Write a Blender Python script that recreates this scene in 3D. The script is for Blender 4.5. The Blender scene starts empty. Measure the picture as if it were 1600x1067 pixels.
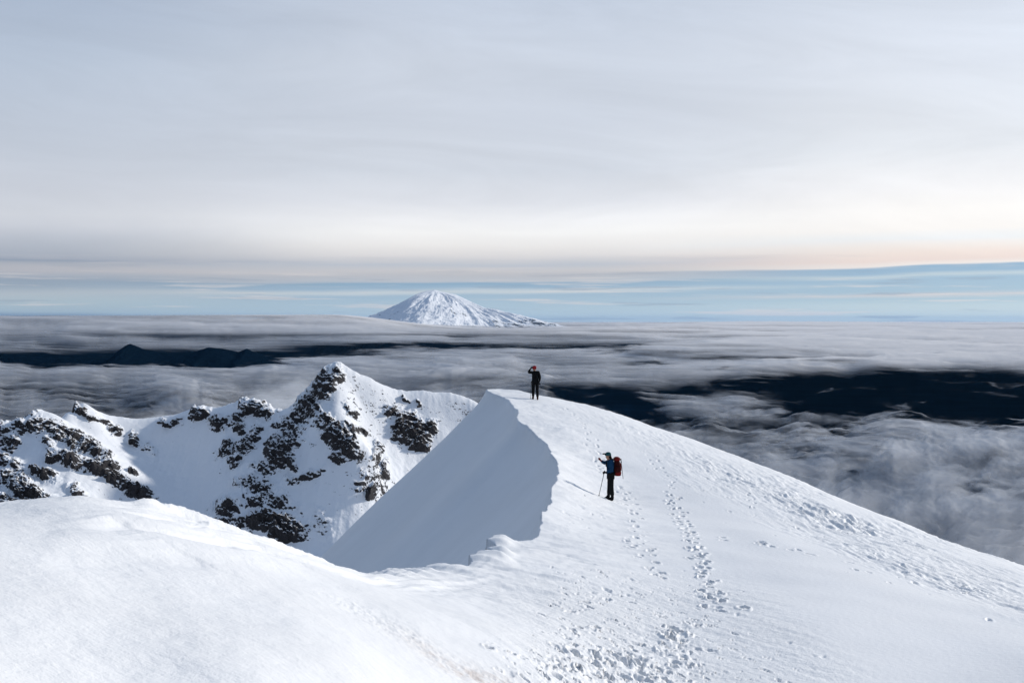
import bpy, math
import numpy as np
from mathutils import Vector

R = math.radians
sc = bpy.context.scene
C = sc.collection

# ------------------------------------------------------------------ camera
FPX = 2222.0                       # focal length in pixels of a 1600 px wide frame
HOR = 503.0                        # row of the eye-level horizon
PITCH = math.atan((533.5 - HOR) / FPX)
cam_d = bpy.data.cameras.new('camera')
cam_d.sensor_width = 36.0
cam_d.lens = 36.0 * FPX / 1600.0
cam_d.clip_start = 0.1
cam_d.clip_end = 2.0e6
cam = bpy.data.objects.new('camera', cam_d)
C.objects.link(cam)
cam.location = (0, 0, 0)
cam.rotation_euler = (R(90) - PITCH, 0, 0)
sc.camera = cam

HAZE_D = 1.2e-6

# ------------------------------------------------------------------ exposure
sc.view_settings.view_transform = 'Standard'
sc.view_settings.look = 'None'
sc.view_settings.exposure = 0.0
sc.view_settings.gamma = 1.0
sc.cycles.use_denoising = True
sc.cycles.max_bounces = 8
sc.cycles.diffuse_bounces = 4
sc.cycles.transparent_max_bounces = 40
sc.cycles.volume_bounces = 1

# ------------------------------------------------------------------ sun
SUN_EL = R(24.5)
SUN_AZ = R(38)                     # from +X towards +Y
sdir = Vector((math.cos(SUN_EL) * math.cos(SUN_AZ), math.cos(SUN_EL) * math.sin(SUN_AZ), math.sin(SUN_EL)))
sun_d = bpy.data.lights.new('sun', 'SUN')
sun_d.energy = 3.5
sun_d.angle = R(4.5)
sun_d.color = (1.0, 0.95, 0.88)
sun = bpy.data.objects.new('sun', sun_d)
sun.rotation_euler = sdir.to_track_quat('Z', 'Y').to_euler()
sun.location = (60, 30, 40)
C.objects.link(sun)


# ------------------------------------------------------------------ node helpers
def lin(c):
    return tuple((v / 255 / 12.92 if v / 255 <= 0.04045 else ((v / 255 + 0.055) / 1.055) ** 2.4) for v in c)


class NT:
    def __init__(self, nt):
        self.nt = nt
        nt.nodes.clear()

    def n(self, kind, **kw):
        nd = self.nt.nodes.new(kind)
        for k, v in kw.items():
            setattr(nd, k, v)
        return nd

    def put(self, sock, v):
        if isinstance(v, bpy.types.NodeSocket):
            self.nt.links.new(v, sock)
        elif v is not None:
            sock.default_value = v

    def math(self, op, a, b=None, c=None, clamp=False):
        nd = self.n('ShaderNodeMath', operation=op, use_clamp=clamp)
        for s, v in zip(nd.inputs, (a, b, c)):
            self.put(s, v)
        return nd.outputs[0]

    def maprange(self, v, a, b, c=0.0, d=1.0, smooth=False):
        nd = self.n('ShaderNodeMapRange', clamp=True)
        if smooth:
            nd.interpolation_type = 'SMOOTHSTEP'
        for i, x in enumerate((v, a, b, c, d)):
            self.put(nd.inputs[i], x)
        return nd.outputs[0]

    def mixc(self, f, a, b, mode='MIX'):
        nd = self.n('ShaderNodeMix', data_type='RGBA', blend_type=mode)
        self.put(nd.inputs[0], f)
        for s, v in ((nd.inputs[6], a), (nd.inputs[7], b)):
            if isinstance(v, tuple) and len(v) == 3:
                v = v + (1.0,)
            self.put(s, v)
        return nd.outputs[2]

    def mixf(self, f, a, b):
        nd = self.n('ShaderNodeMix', data_type='FLOAT')
        self.put(nd.inputs[0], f); self.put(nd.inputs[2], a); self.put(nd.inputs[3], b)
        return nd.outputs[0]

    def xyz(self, x, y, z):
        nd = self.n('ShaderNodeCombineXYZ')
        for s, v in zip(nd.inputs, (x, y, z)):
            self.put(s, v)
        return nd.outputs[0]

    def noise(self, vec, scale, detail=4.0, rough=0.5, dist=0.0):
        nd = self.n('ShaderNodeTexNoise')
        self.put(nd.inputs['Vector'], vec)
        nd.inputs['Scale'].default_value = scale
        nd.inputs['Detail'].default_value = detail
        nd.inputs['Roughness'].default_value = rough
        nd.inputs['Distortion'].default_value = dist
        return nd.outputs['Fac']

    def ramp(self, f, stops, ease='LINEAR'):
        nd = self.n('ShaderNodeValToRGB')
        cr = nd.color_ramp
        cr.interpolation = ease
        while len(cr.elements) > 1:
            cr.elements.remove(cr.elements[-1])
        cr.elements[0].position = stops[0][0]
        cr.elements[0].color = lin(stops[0][1]) + (1,)
        for p, c in stops[1:]:
            e = cr.elements.new(p)
            e.color = lin(c) + (1,)
        self.put(nd.inputs[0], f)
        return nd.outputs[0]


# ------------------------------------------------------------------ world: banded high overcast over a blue gap
world = bpy.data.worlds.new('World')
sc.world = world
world.use_nodes = True
w = NT(world.node_tree)
tc = w.n('ShaderNodeTexCoord')
sep = w.n('ShaderNodeSeparateXYZ')
w.put(sep.inputs[0], tc.outputs['Generated'])
X, Y, Z = sep.outputs
hyp = w.math('SQRT', w.math('ADD', w.math('MULTIPLY', X, X), w.math('MULTIPLY', Y, Y)))
E = w.math('DIVIDE', Z, w.math('MAXIMUM', hyp, 1e-4))          # tangent of elevation
A = w.math('ARCTAN2', X, Y)                                    # azimuth, 0 = ahead


def prow(py):                      # a row of the sky written as ramp position
    return max(0.0, min(1.0, (HOR - py) / FPX / 0.30))


# slow undulation of the bands
wob = w.noise(w.xyz(w.math('MULTIPLY', A, 3.0), w.math('MULTIPLY', E, 14.0), 0.0), 1.6, 3.0, 0.5)
wob2 = w.noise(w.xyz(w.math('MULTIPLY', A, 5.0), w.math('MULTIPLY', E, 160.0), 3.0), 1.0, 5.0, 0.6)
# slant: the edge of the high cloud climbs to the right
slant = w.math('MULTIPLY', w.math('MAXIMUM', A, 0.0), -0.016)
Ew = w.math('ADD', w.math('ADD', E, slant), w.math('MULTIPLY', w.math('SUBTRACT', wob, 0.5), 0.007))
Ew = w.math('ADD', Ew, w.math('MULTIPLY', w.math('SUBTRACT', wob2, 0.5), 0.0035))
T = w.math('DIVIDE', Ew, 0.30)


def stops(lst):
    return sorted([(prow(y), c) for y, c in lst], key=lambda s: s[0])


left = w.ramp(T, stops([(503, (150, 168, 182)), (494, (140, 158, 174)), (488, (172, 190, 200)), (474, (178, 194, 202)), (460, (182, 192, 200)), (450, (160, 174, 188)), (440, (152, 166, 182)),
                        (432, (168, 176, 188)), (424, (184, 185, 192)), (415, (176, 180, 189)), (412, (150, 161, 178)), (408, (164, 172, 186)),
                        (396, (176, 183, 195)), (378, (190, 196, 207)), (360, (206, 210, 219)), (345, (211, 215, 223)), (310, (205, 210, 220)),
                        (240, (196, 204, 217)), (120, (184, 196, 213)), (0, (170, 184, 205)), (-160, (152, 170, 196))]))
mid = w.ramp(T, stops([(503, (196, 212, 218)), (485, (184, 204, 215)), (462, (166, 190, 208)), (457, (206, 214, 218)), (451, (160, 185, 205)),
                       (443, (146, 175, 198)), (440, (190, 196, 204)), (432, (190, 192, 198)), (424, (203, 202, 205)), (414, (192, 198, 208)), (408, (206, 207, 212)),
                       (400, (224, 222, 223)), (386, (238, 236, 235)), (364, (249, 249, 249)), (345, (243, 244, 247)), (318, (226, 229, 236)),
                       (270, (212, 218, 228)), (190, (206, 213, 225)), (100, (205, 213, 226)), (0, (196, 206, 222)), (-160, (176, 189, 210))]))
right = w.ramp(T, stops([(503, (202, 216, 218)), (488, (196, 212, 217)), (476, (176, 199, 211)), (472, (208, 208, 210)), (468, (170, 194, 209)), (448, (164, 190, 209)),
                         (443, (192, 207, 215)), (438, (156, 184, 206)), (430, (150, 180, 204)), (428, (236, 230, 226)), (420, (234, 218, 211)), (410, (238, 224, 216)),
                         (398, (240, 234, 229)), (388, (236, 239, 241)), (375, (246, 243, 240)), (345, (248, 246, 244)), (310, (238, 238, 240)),
                         (250, (222, 226, 232)), (130, (213, 219, 229)), (0, (205, 213, 226)), (-160, (186, 195, 211))]))
aw = w.math('ADD', A, w.math('MULTIPLY', w.math('SUBTRACT', wob, 0.5), 0.12))
c1 = w.mixc(w.maprange(aw, -0.34, -0.06, smooth=True), left, mid)
sky = w.mixc(w.maprange(aw, 0.04, 0.28, smooth=True), c1, right)
# thin streaks low in the sky
stv = w.xyz(w.math('MULTIPLY', A, 8.0), w.math('MULTIPLY', E, 230.0), 7.0)
stn = w.noise(stv, 1.0, 6.0, 0.62)
stm = w.math('MULTIPLY', w.maprange(stn, 0.54, 0.64, smooth=True), w.maprange(E, 0.055, 0.012, 0.0, 0.55, smooth=True))
sky = w.mixc(stm, sky, lin((224, 218, 216)))
stn2 = w.noise(w.xyz(w.math('MULTIPLY', A, 9.0), w.math('MULTIPLY', E, 190.0), 21.0), 1.0, 6.0, 0.6)
stm2 = w.math('MULTIPLY', w.maprange(stn2, 0.56, 0.66, smooth=True), w.maprange(E, 0.055, 0.02, 0.0, 0.40, smooth=True))
sky = w.mixc(stm2, sky, lin((150, 162, 178)))
# soft mottling of the deck higher up
mot = w.noise(w.xyz(w.math('ADD', w.math('MULTIPLY', A, 5.0), w.math('MULTIPLY', E, 9.0)), w.math('MULTIPLY', E, 22.0), 11.0), 1.0, 9.0, 0.62, 0.8)
motm = w.math('MULTIPLY', w.math('SUBTRACT', mot, 0.5), w.maprange(E, 0.02, 0.10, 0.04, 0.30))
gain = w.math('ADD', 1.0, motm)
vm = w.n('ShaderNodeVectorMath', operation='SCALE')
w.put(vm.inputs[0], sky); w.put(vm.inputs[3], gain)
sky = vm.outputs[0]
# overhead: the same deck, a little bluer and darker; toward the sun brighter
zen = w.mixc(w.maprange(E, 0.26, 0.9, smooth=True), sky, lin((124, 146, 178)))
zen = w.mixc(w.maprange(w.math('ABSOLUTE', A), 0.5, 1.7, 0.0, 0.75, smooth=True), zen, lin((132, 152, 182)))
sunx = w.math('ADD', w.math('MULTIPLY', X, sdir.x), w.math('ADD', w.math('MULTIPLY', Y, sdir.y), w.math('MULTIPLY', Z, sdir.z)))
glow = w.math('MULTIPLY', w.math('POWER', w.math('MAXIMUM', sunx, 0.0), 6.0), 0.5)
vm2 = w.n('ShaderNodeVectorMath', operation='SCALE')
w.put(vm2.inputs[0], zen); w.put(vm2.inputs[3], w.math('ADD', 1.0, glow))
bg1 = w.n('ShaderNodeBackground'); w.put(bg1.inputs[0], vm2.outputs[0]); bg1.inputs[1].default_value = 1.0
st = w.n('ShaderNodeTexSky')
st.sky_type = 'NISHITA'; st.sun_disc = False; st.sun_elevation = SUN_EL
st.sun_rotation = R(90) - SUN_AZ
bg2 = w.n('ShaderNodeBackground'); w.put(bg2.inputs[0], st.outputs[0]); bg2.inputs[1].default_value = 0.05
mixs = w.n('ShaderNodeMixShader')
mixs.inputs[0].default_value = 0.97
w.put(mixs.inputs[1], bg2.outputs[0]); w.put(mixs.inputs[2], bg1.outputs[0])
outw = w.n('ShaderNodeOutputWorld')
w.put(outw.inputs[0], mixs.outputs[0])


# ------------------------------------------------------------------ maths helpers
UPV = (0.0, math.sin(PITCH), math.cos(PITCH))
FWV = (0.0, math.cos(PITCH), -math.sin(PITCH))


def at(px, py, d):
    """point of space on the sight line of a photograph pixel at forward distance d"""
    u = (px - 800.0) / FPX
    v = (533.5 - py) / FPX
    y = v * UPV[1] + FWV[1]
    z = v * UPV[2] + FWV[2]
    return np.array([u * d / y, d, z * d / y])


def project(x, y, z):
    f = y * FWV[1] + z * FWV[2]
    v = y * UPV[1] + z * UPV[2]
    f = np.maximum(f, 1e-3)
    return 800 + FPX * x / f, 533.5 - FPX * v / f


_rng = np.random.RandomState(7)
_perm = np.concatenate([_rng.permutation(256)] * 3).astype(np.int64)
_ang = _rng.rand(256) * 2 * np.pi
_gx, _gy = np.cos(_ang).astype(np.float32), np.sin(_ang).astype(np.float32)


def perlin(x, y):
    xi = np.floor(x); yi = np.floor(y)
    fx = (x - xi).astype(np.float32); fy = (y - yi).astype(np.float32)
    xi = xi.astype(np.int64) & 255; yi = yi.astype(np.int64) & 255
    u = fx * fx * fx * (fx * (fx * 6 - 15) + 10)
    v = fy * fy * fy * (fy * (fy * 6 - 15) + 10)

    def g(ix, iy, dx, dy):
        h = _perm[_perm[ix] + iy]
        return _gx[h] * dx + _gy[h] * dy
    a = g(xi, yi, fx, fy); b = g(xi + 1, yi, fx - 1, fy)
    c = g(xi, yi + 1, fx, fy - 1); d = g(xi + 1, yi + 1, fx - 1, fy - 1)
    return ((a + u * (b - a)) * (1 - v) + (c + u * (d - c)) * v) * 1.5


def fbm(x, y, octv=4, gain=0.5, lac=2.03, ridged=False):
    s = np.zeros(np.shape(x), np.float32); amp = 1.0; tot = 0
    for o in range(octv):
        n = perlin(x + 17.3 * o, y - 9.1 * o)
        if ridged:
            n = 1 - 2 * np.abs(n)
        s += amp * n; tot += amp
        amp *= gain; x = x * lac; y = y * lac
    return s / tot


def sstep(v, a, b):
    t = np.clip((v - a) / (b - a), 0, 1)
    return t * t * (3 - 2 * t)


class TPS:
    """thin plate surface through scattered heights"""
    def __init__(self, u, v, q, reg=1e-5):
        self.u = np.array(u, float); self.v = np.array(v, float)
        n = len(q)
        K = self.phi(self.u[:, None] - self.u[None], self.v[:, None] - self.v[None]) + reg * np.eye(n)
        P = np.stack([np.ones(n), self.u, self.v], 1)
        M = np.block([[K, P], [P.T, np.zeros((3, 3))]])
        self.w = np.linalg.solve(M, np.concatenate([q, np.zeros(3)]))

    @staticmethod
    def phi(a, b):
        r2 = a * a + b * b
        return 0.5 * r2 * np.log(r2 + 1e-12)

    def __call__(self, u, v):
        o = self.w[-3] + self.w[-2] * u + self.w[-1] * v
        for i in range(len(self.u)):
            o = o + self.w[i] * self.phi(u - self.u[i], v - self.v[i])
        return o


def grid_mesh(name, X, Y, Z, attrs=None, mat=None, smooth=True, flip=False):
    nr, nc = X.shape
    me = bpy.data.meshes.new(name)
    co = np.stack([X, Y, Z], -1).astype(np.float32).reshape(-1, 3)
    idx = np.arange(nr * nc, dtype=np.int32).reshape(nr, nc)
    a, b, c, d = idx[:-1, :-1], idx[:-1, 1:], idx[1:, 1:], idx[1:, :-1]
    q = np.stack([a, d, c, b] if flip else [a, b, c, d], -1).reshape(-1)
    nf = (nr - 1) * (nc - 1)
    me.vertices.add(nr * nc); me.vertices.foreach_set('co', co.reshape(-1))
    me.loops.add(nf * 4); me.loops.foreach_set('vertex_index', q)
    me.polygons.add(nf)
    me.polygons.foreach_set('loop_start', np.arange(0, nf * 4, 4, dtype=np.int32))
    me.polygons.foreach_set('use_smooth', np.full(nf, smooth))
    me.update(calc_edges=True)
    for k, v in (attrs or {}).items():
        at_ = me.attributes.new(k, 'FLOAT', 'POINT')
        at_.data.foreach_set('value', np.asarray(v, np.float32).reshape(-1))
    if mat:
        me.materials.append(mat)
    o = bpy.data.objects.new(name, me)
    C.objects.link(o)
    return o


def tag(o, label=None, cat=None, group=None, kind=None):
    for k, v in (('label', label), ('category', cat), ('group', group), ('kind', kind)):
        if v:
            o[k] = v
    return o


def material(name):
    m = bpy.data.materials.new(name)
    m.use_nodes = True
    t = NT(m.node_tree)
    out = t.n('ShaderNodeOutputMaterial')
    b = t.n('ShaderNodeBsdfPrincipled')
    t.put(out.inputs[0], b.outputs[0])
    return m, t, b, out


def attr(t, name):
    a = t.n('ShaderNodeAttribute', attribute_name=name)
    return a.outputs['Fac']


# ------------------------------------------------------------------ materials of the mountain
SNOW = (0.80, 0.815, 0.835)


def snow_near():
    m, t, b, _ = material('snow')
    pos = t.n('ShaderNodeNewGeometry').outputs['Position']
    big = t.noise(pos, 0.35, 4, 0.55)
    col = t.mixc(t.maprange(big, 0.3, 0.7), (0.80, 0.80, 0.795), (0.845, 0.845, 0.84))
    stain = attr(t, 'stain')
    sn = t.noise(pos, 5.0, 5, 0.65)
    sf = t.math('MULTIPLY', stain, t.maprange(sn, 0.42, 0.68, 0.15, 1.0))
    col = t.mixc(sf, col, (0.50, 0.42, 0.37))
    t.put(b.inputs['Base Color'], col)
    b.inputs['Roughness'].default_value = 0.55
    b.inputs['Specular IOR Level'].default_value = 0.25
    fine = t.noise(pos, 38.0, 3, 0.6)
    midn = t.noise(pos, 9.0, 4, 0.6)
    h = t.math('ADD', t.math('MULTIPLY', fine, 0.012), t.math('MULTIPLY', midn, 0.03))
    h = t.math('MULTIPLY', h, attr(t, 'rough'))
    bp = t.n('ShaderNodeBump')
    bp.inputs['Strength'].default_value = 1.0
    bp.inputs['Distance'].default_value = 1.0
    t.put(bp.inputs['Height'], h)
    t.put(b.inputs['Normal'], bp.outputs[0])
    return m


def rock_snow(name, scale, rockcol, rockcol2, bumpd):
    """snow with rock where the mesh is marked 'rock' and the face is too steep to hold snow"""
    m, t, b, _ = material(name)
    geo = t.n('ShaderNodeNewGeometry')
    pos = geo.outputs['Position']
    sp = t.n('ShaderNodeSeparateXYZ'); t.put(sp.inputs[0], geo.outputs['Normal'])
    n1 = t.noise(pos, scale, 6, 0.65)
    n2 = t.noise(pos, scale * 4.5, 5, 0.65)
    mp = t.n('ShaderNodeMapping'); t.put(mp.inputs['Vector'], pos)
    mp.inputs['Rotation'].default_value = (0, R(-32), 0); mp.inputs['Scale'].default_value = (0.35, 0.5, 1.9)
    n3 = t.noise(mp.outputs[0], scale * 1.4, 5, 0.6, 0.4)
    rk = attr(t, 'rock')
    f = t.math('ADD', rk, t.math('MULTIPLY', t.math('SUBTRACT', n1, 0.5), 2.6))
    f = t.math('ADD', f, t.math('MULTIPLY', t.math('SUBTRACT', n2, 0.5), 2.7))
    f = t.math('ADD', f, t.math('MULTIPLY', t.math('SUBTRACT', n3, 0.5), 3.4))
    f = t.math('SUBTRACT', f, t.math('MULTIPLY', t.math('SUBTRACT', sp.outputs[2], 0.48), 2.1))
    f = t.maprange(f, 0.40, 0.52)
    rc = t.mixc(t.maprange(n2, 0.3, 0.7), rockcol, rockcol2)
    t.put(b.inputs['Base Color'], t.mixc(f, SNOW, rc))
    t.put(b.inputs['Roughness'], t.mixf(f, 0.6, 0.9))
    b.inputs['Specular IOR Level'].default_value = 0.2 if scale > 0.1 else 0.0
    bp = t.n('ShaderNodeBump')
    bp.inputs['Strength'].default_value = 1.0
    bp.inputs['Distance'].default_value = bumpd
    h = t.math('ADD', t.math('MULTIPLY', n2, t.mixf(f, 0.12, 1.0)), t.math('MULTIPLY', n1, 0.5))
    t.put(bp.inputs['Height'], h)
    t.put(b.inputs['Normal'], bp.outputs[0])
    return m


M_SNOW = snow_near()
M_RIDGE = rock_snow('rocky_snow', 0.55, (0.018, 0.018, 0.022), (0.065, 0.060, 0.060), 0.35)

# ------------------------------------------------------------------ the near snow slope
# photograph column, row, forward distance (m)
NEAR = [
    (-150, 1200, 5), (-150, 1067, 7.5), (-150, 950, 9.5), (-150, 850, 13), (0, 1250, 6), (400, 1300, 8), (800, 1300, 13), (1200, 1300, 16), (1600, 1300, 17), (1750, 1067, 23),
    (0, 1067, 8.5), (0, 960, 10.5), (0, 870, 13), (200, 1067, 10), (200, 950, 12.5), (200, 870, 15.5), (120, 820, 16.5),
    (400, 1067, 11), (400, 960, 14.5), (400, 900, 17.5), (600, 1067, 13.8), (600, 980, 18), (600, 925, 23),
    (800, 1067, 18.5), (800, 980, 23.5), (800, 910, 29.5), (1000, 1067, 22.5), (1000, 980, 27), (1000, 900, 33.5), (1000, 840, 41),
    (1300, 1067, 23.5), (1300, 980, 28), (1200, 900, 35), (1200, 840, 43), (1200, 780, 55), (1300, 830, 48), (1600, 1067, 24), (1600, 1000, 28.5), (1600, 930, 37), (1750, 960, 35),
    (1400, 950, 31.5), (1400, 880, 40), (1400, 835, 50), (1500, 900, 39.5),
    # rim side
    (-60, 805, 17), (0, 790, 18), (60, 782, 18.5), (120, 780, 19), (180, 788, 20), (230, 797, 21), (300, 812, 21.5), (360, 836, 22.5), (400, 848, 23.5), (470, 873, 25),
    (530, 893, 26.5), (590, 900, 28), (650, 897, 29.5), (720, 882, 31), (790, 862, 34), (800, 845, 36), (850, 800, 41), (868, 750, 48), (868, 715, 55), (850, 690, 60), (810, 655, 66),
    (795, 630, 71), (762, 609, 78),
    # bench by the two climbers
    (953, 780, 50), (953, 830, 41.5), (900, 800, 44), (900, 740, 53.5), (953, 720, 60), (900, 680, 64), (940, 660, 71), (835, 622, 75), (860, 640, 71.5), (1050, 760, 55), (1050, 710, 64.5),
    # skyline of the right flank
    (790, 611, 79), (842, 617, 80), (900, 627, 80), (965, 647, 79), (1015, 665, 78), (1080, 687, 76), (1160, 717, 72), (1240, 747, 68), (1325, 785, 62.5), (1400, 812, 58.5), (1500, 852, 53),
    (1600, 882, 49), (1750, 935, 44),
]
SKYLN = [p for p in NEAR if p in NEAR[-13:]]
pts = list(NEAR)
for (px, py, d) in SKYLN:                      # the flank falls away past its skyline
    pts.append((px, py + 7, d * 1.12))
    pts.append((px, py + 45, d * 1.45))
    pts.append((px, py + 120, d * 2.0))
for (px, py, d) in ((-60, 850, 30), (200, 850, 32), (400, 900, 36)):
    pts.append((px, py, d))
PW = np.array([at(*p) for p in pts])
rr = np.hypot(PW[:, 0], PW[:, 1]); aa = np.arctan2(PW[:, 0], PW[:, 1])
tp = TPS(aa * 2.2, np.log(rr), PW[:, 2] / rr, 2e-6)


def bench_raw(x, y):
    r = np.hypot(x, y); a = np.arctan2(x, y)
    return tp(np.clip(a, -0.55, 0.55) * 2.2, np.log(np.clip(r, 4.5, 170))) * r


RIMPX = [(-420, 860, 14.5), (-250, 830, 15.5), (-120, 812, 16.5), (0, 790, 18), (60, 782, 18.5), (120, 780, 19), (180, 788, 20), (225, 798, 20.6), (240, 795, 21.4), (300, 812, 22), (345, 830, 22.5),
         (370, 845, 22.9), (400, 848, 23.6), (470, 873, 25), (530, 893, 26.5), (590, 900, 28), (625, 893, 28.8), (660, 897, 29.6), (690, 884, 30.4), (722, 886, 31.2), (745, 874, 32), (785, 866, 33.4), (787, 850, 35.3), (830, 838, 37), (850, 806, 40.5),
         (862, 775, 44.5), (868, 745, 48.5), (868, 715, 54), (860, 702, 57), (848, 690, 60), (826, 668, 63.5), (808, 668, 65), (806, 640, 68.5), (786, 622, 73.5), (762, 609, 78)]
rim = np.array([at(*p)[:2] for p in RIMPX])
rim = np.vstack([rim, [[0.5, 84.0], [6.0, 96.0], [14.0, 115.0], [24, 140], [40, 175]]])
rim = np.vstack([[[-30.0, 4.0], [-16.0, 11.5]], rim])


def catmull(P, n=14):
    o = []
    P = np.vstack([2 * P[0] - P[1], P, 2 * P[-1] - P[-2]])
    for i in range(1, len(P) - 2):
        p0, p1, p2, p3 = P[i - 1:i + 3]
        for t in np.linspace(0, 1, n, endpoint=False):
            o.append(0.5 * ((2 * p1) + (-p0 + p2) * t + (2 * p0 - 5 * p1 + 4 * p2 - p3) * t * t + (-p0 + 3 * p1 - 3 * p2 + p3) * t ** 3))
    o.append(P[-2])
    return np.array(o)


rimc = catmull(rim)
rimz = bench_raw(rimc[:, 0], rimc[:, 1])
rimlen = np.concatenate([[0], np.cumsum(np.hypot(*np.diff(rimc, axis=0).T))])
GS = 0.25
gx = np.arange(-150, 70, GS); gy = np.arange(-5, 180, GS)
GX, GY = np.meshgrid(gx, gy)


def rim_field(px, py):
    best = np.full(px.shape, 1e9); sg = np.zeros(px.shape); zz = np.zeros(px.shape); tt = np.zeros(px.shape)
    for i in range(len(rimc) - 1):
        ax, ay = rimc[i]; bx, by = rimc[i + 1]
        dx, dy = bx - ax, by - ay
        L2 = dx * dx + dy * dy
        t = np.clip(((px - ax) * dx + (py - ay) * dy) / L2, 0, 1)
        ex, ey = px - (ax + t * dx), py - (ay + t * dy)
        d2 = ex * ex + ey * ey
        k = d2 < best
        best = np.where(k, d2, best)
        cr = dx * (py - ay) - dy * (px - ax)
        sg = np.where(k, np.sign(cr), sg)
        zz = np.where(k, rimz[i] + t * (rimz[i + 1] - rimz[i]), zz)
        tt = np.where(k, rimlen[i] + t * math.sqrt(L2), tt)
    return np.sqrt(best) * sg, zz, tt


def upsample(coarse, cx, cy, x, y):
    fx = np.clip((x - cx[0]) / (cx[1] - cx[0]), 0, len(cx) - 1.001)
    fy = np.clip((y - cy[0]) / (cy[1] - cy[0]), 0, len(cy) - 1.001)
    ix = fx.astype(int); iy = fy.astype(int); fx = fx - ix; fy = fy - iy
    return (coarse[iy, ix] * (1 - fx) * (1 - fy) + coarse[iy, ix + 1] * fx * (1 - fy)
            + coarse[iy + 1, ix] * (1 - fx) * fy + coarse[iy + 1, ix + 1] * fx * fy)


SF, RZ, RT = rim_field(GX, GY)
WALL_SLOPE = 0.93


def blur(a, n, it=3):
    for _ in range(it):
        for ax in (0, 1):
            p = np.pad(a, [(n + 1, n) if k == ax else (0, 0) for k in (0, 1)], mode='edge')
            c = np.cumsum(p, axis=ax)
            a = (np.take(c, range(2 * n + 1, c.shape[ax]), axis=ax) - np.take(c, range(0, c.shape[ax] - 2 * n - 1), axis=ax)) / (2 * n + 1)
    return a


WG = RZ - WALL_SLOPE * np.maximum(SF, 0)
WG = np.where(WG < -42, -42 - 16 * (1 - np.exp((WG + 42) / 16)), WG)
WB = blur(WG, 7, 2); WB2 = blur(WG, 20, 2)
m1 = sstep(SF, 1.0, 4.0)[...]; m2 = sstep(SF, 5, 14)
WG = WG * (1 - m1) + WB * m1
WG = WG * (1 - m2) + WB2 * m2


def rim_at(x, y):
    return upsample(SF, gx, gy, x, y), upsample(WG, gx, gy, x, y), upsample(RT, gx, gy, x, y), upsample(RZ, gx, gy, x, y)


def capsule_rows():
    inner = np.linspace(-0.372, 0.372, 1090)
    lo = -0.372 - np.cumsum(np.linspace(0.0012, 0.008, 85)); hi = 0.372 + np.cumsum(np.linspace(0.0012, 0.008, 85))
    return np.concatenate([lo[::-1], inner, hi])


az = capsule_rows()
rad = np.exp(np.arange(math.log(3.0), math.log(150), 0.0023))
AZ, RAD = np.meshgrid(az, rad)
NX = RAD * np.sin(AZ); NY = RAD * np.cos(AZ)
# bench surface on a coarse log-polar lattice, then up-sampled
caz = np.linspace(az[0], az[-1], 260); crad = np.linspace(math.log(2.9), math.log(151), 300)
CA, CR = np.meshgrid(caz, crad)
CB = bench_raw(np.exp(CR) * np.sin(CA), np.exp(CR) * np.cos(CA)) / np.exp(CR)


def cubic_up(coarse, cx, cy, x, y):
    """Catmull-Rom in both directions"""
    fx = np.clip((x - cx[0]) / (cx[1] - cx[0]), 1, len(cx) - 2.001)
    fy = np.clip((y - cy[0]) / (cy[1] - cy[0]), 1, len(cy) - 2.001)
    ix = fx.astype(int); iy = fy.astype(int); fx = fx - ix; fy = fy - iy

    def wts(t):
        return (-0.5 * t + t * t - 0.5 * t ** 3, 1 - 2.5 * t * t + 1.5 * t ** 3, 0.5 * t + 2 * t * t - 1.5 * t ** 3, -0.5 * t * t + 0.5 * t ** 3)
    wx, wy = wts(fx), wts(fy)
    o = 0
    for j in range(4):
        row = 0
        for i in range(4):
            row = row + wx[i] * coarse[np.minimum(iy - 1 + j, len(cy) - 1), np.minimum(ix - 1 + i, len(cx) - 1)]
        o = o + wy[j] * row
    return o


def bench(x, y):
    r = np.hypot(x, y); a = np.arctan2(x, y)
    return cubic_up(CB, caz, crad, a, np.log(r)) * r


def ray_ground(px, py, d0=8.0, d1=95.0):
    """first point where the sight line of a pixel meets the bench"""
    ds = np.exp(np.linspace(math.log(d0), math.log(d1), 700))
    P = np.array([at(px, py, d) for d in ds])
    below = P[:, 2] < bench(P[:, 0], P[:, 1])
    k = int(np.argmax(below)) if below.any() else 350
    return P[k, 0], P[k, 1]


B = bench(NX, NY)
S, W, TT, RZ_ = rim_at(NX, NY)
scal = 0.38 * fbm(TT / 3.6, NX * 0 + 2.2, 3, 0.5) + 0.05 * fbm(NX / 0.9, NY / 0.9, 3, 0.55)
PX, PY = project(NX, NY, B)
lowrim = sstep(PX, 570, 620) * (1 - sstep(PX, 780, 815)) * sstep(PY, 810, 850)
scal = scal + lowrim * 0.55 * fbm(TT / 1.3, NX * 0 + 5.2, 2, 0.4, ridged=True)
edge = S - scal * sstep(RAD, 18, 32) * 0.8 - 0.05 * fbm(NX / 0.4, NY / 0.4, 3)
PX, PY = project(NX, NY, B)

# --- relief of the bench
det = 0.16 * fbm(NX / 7.0, NY / 9.0, 3)
wv = (0.13, -0.99)
al = NX * wv[0] + NY * wv[1]; ac = NX * wv[1] - NY * wv[0]
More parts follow.
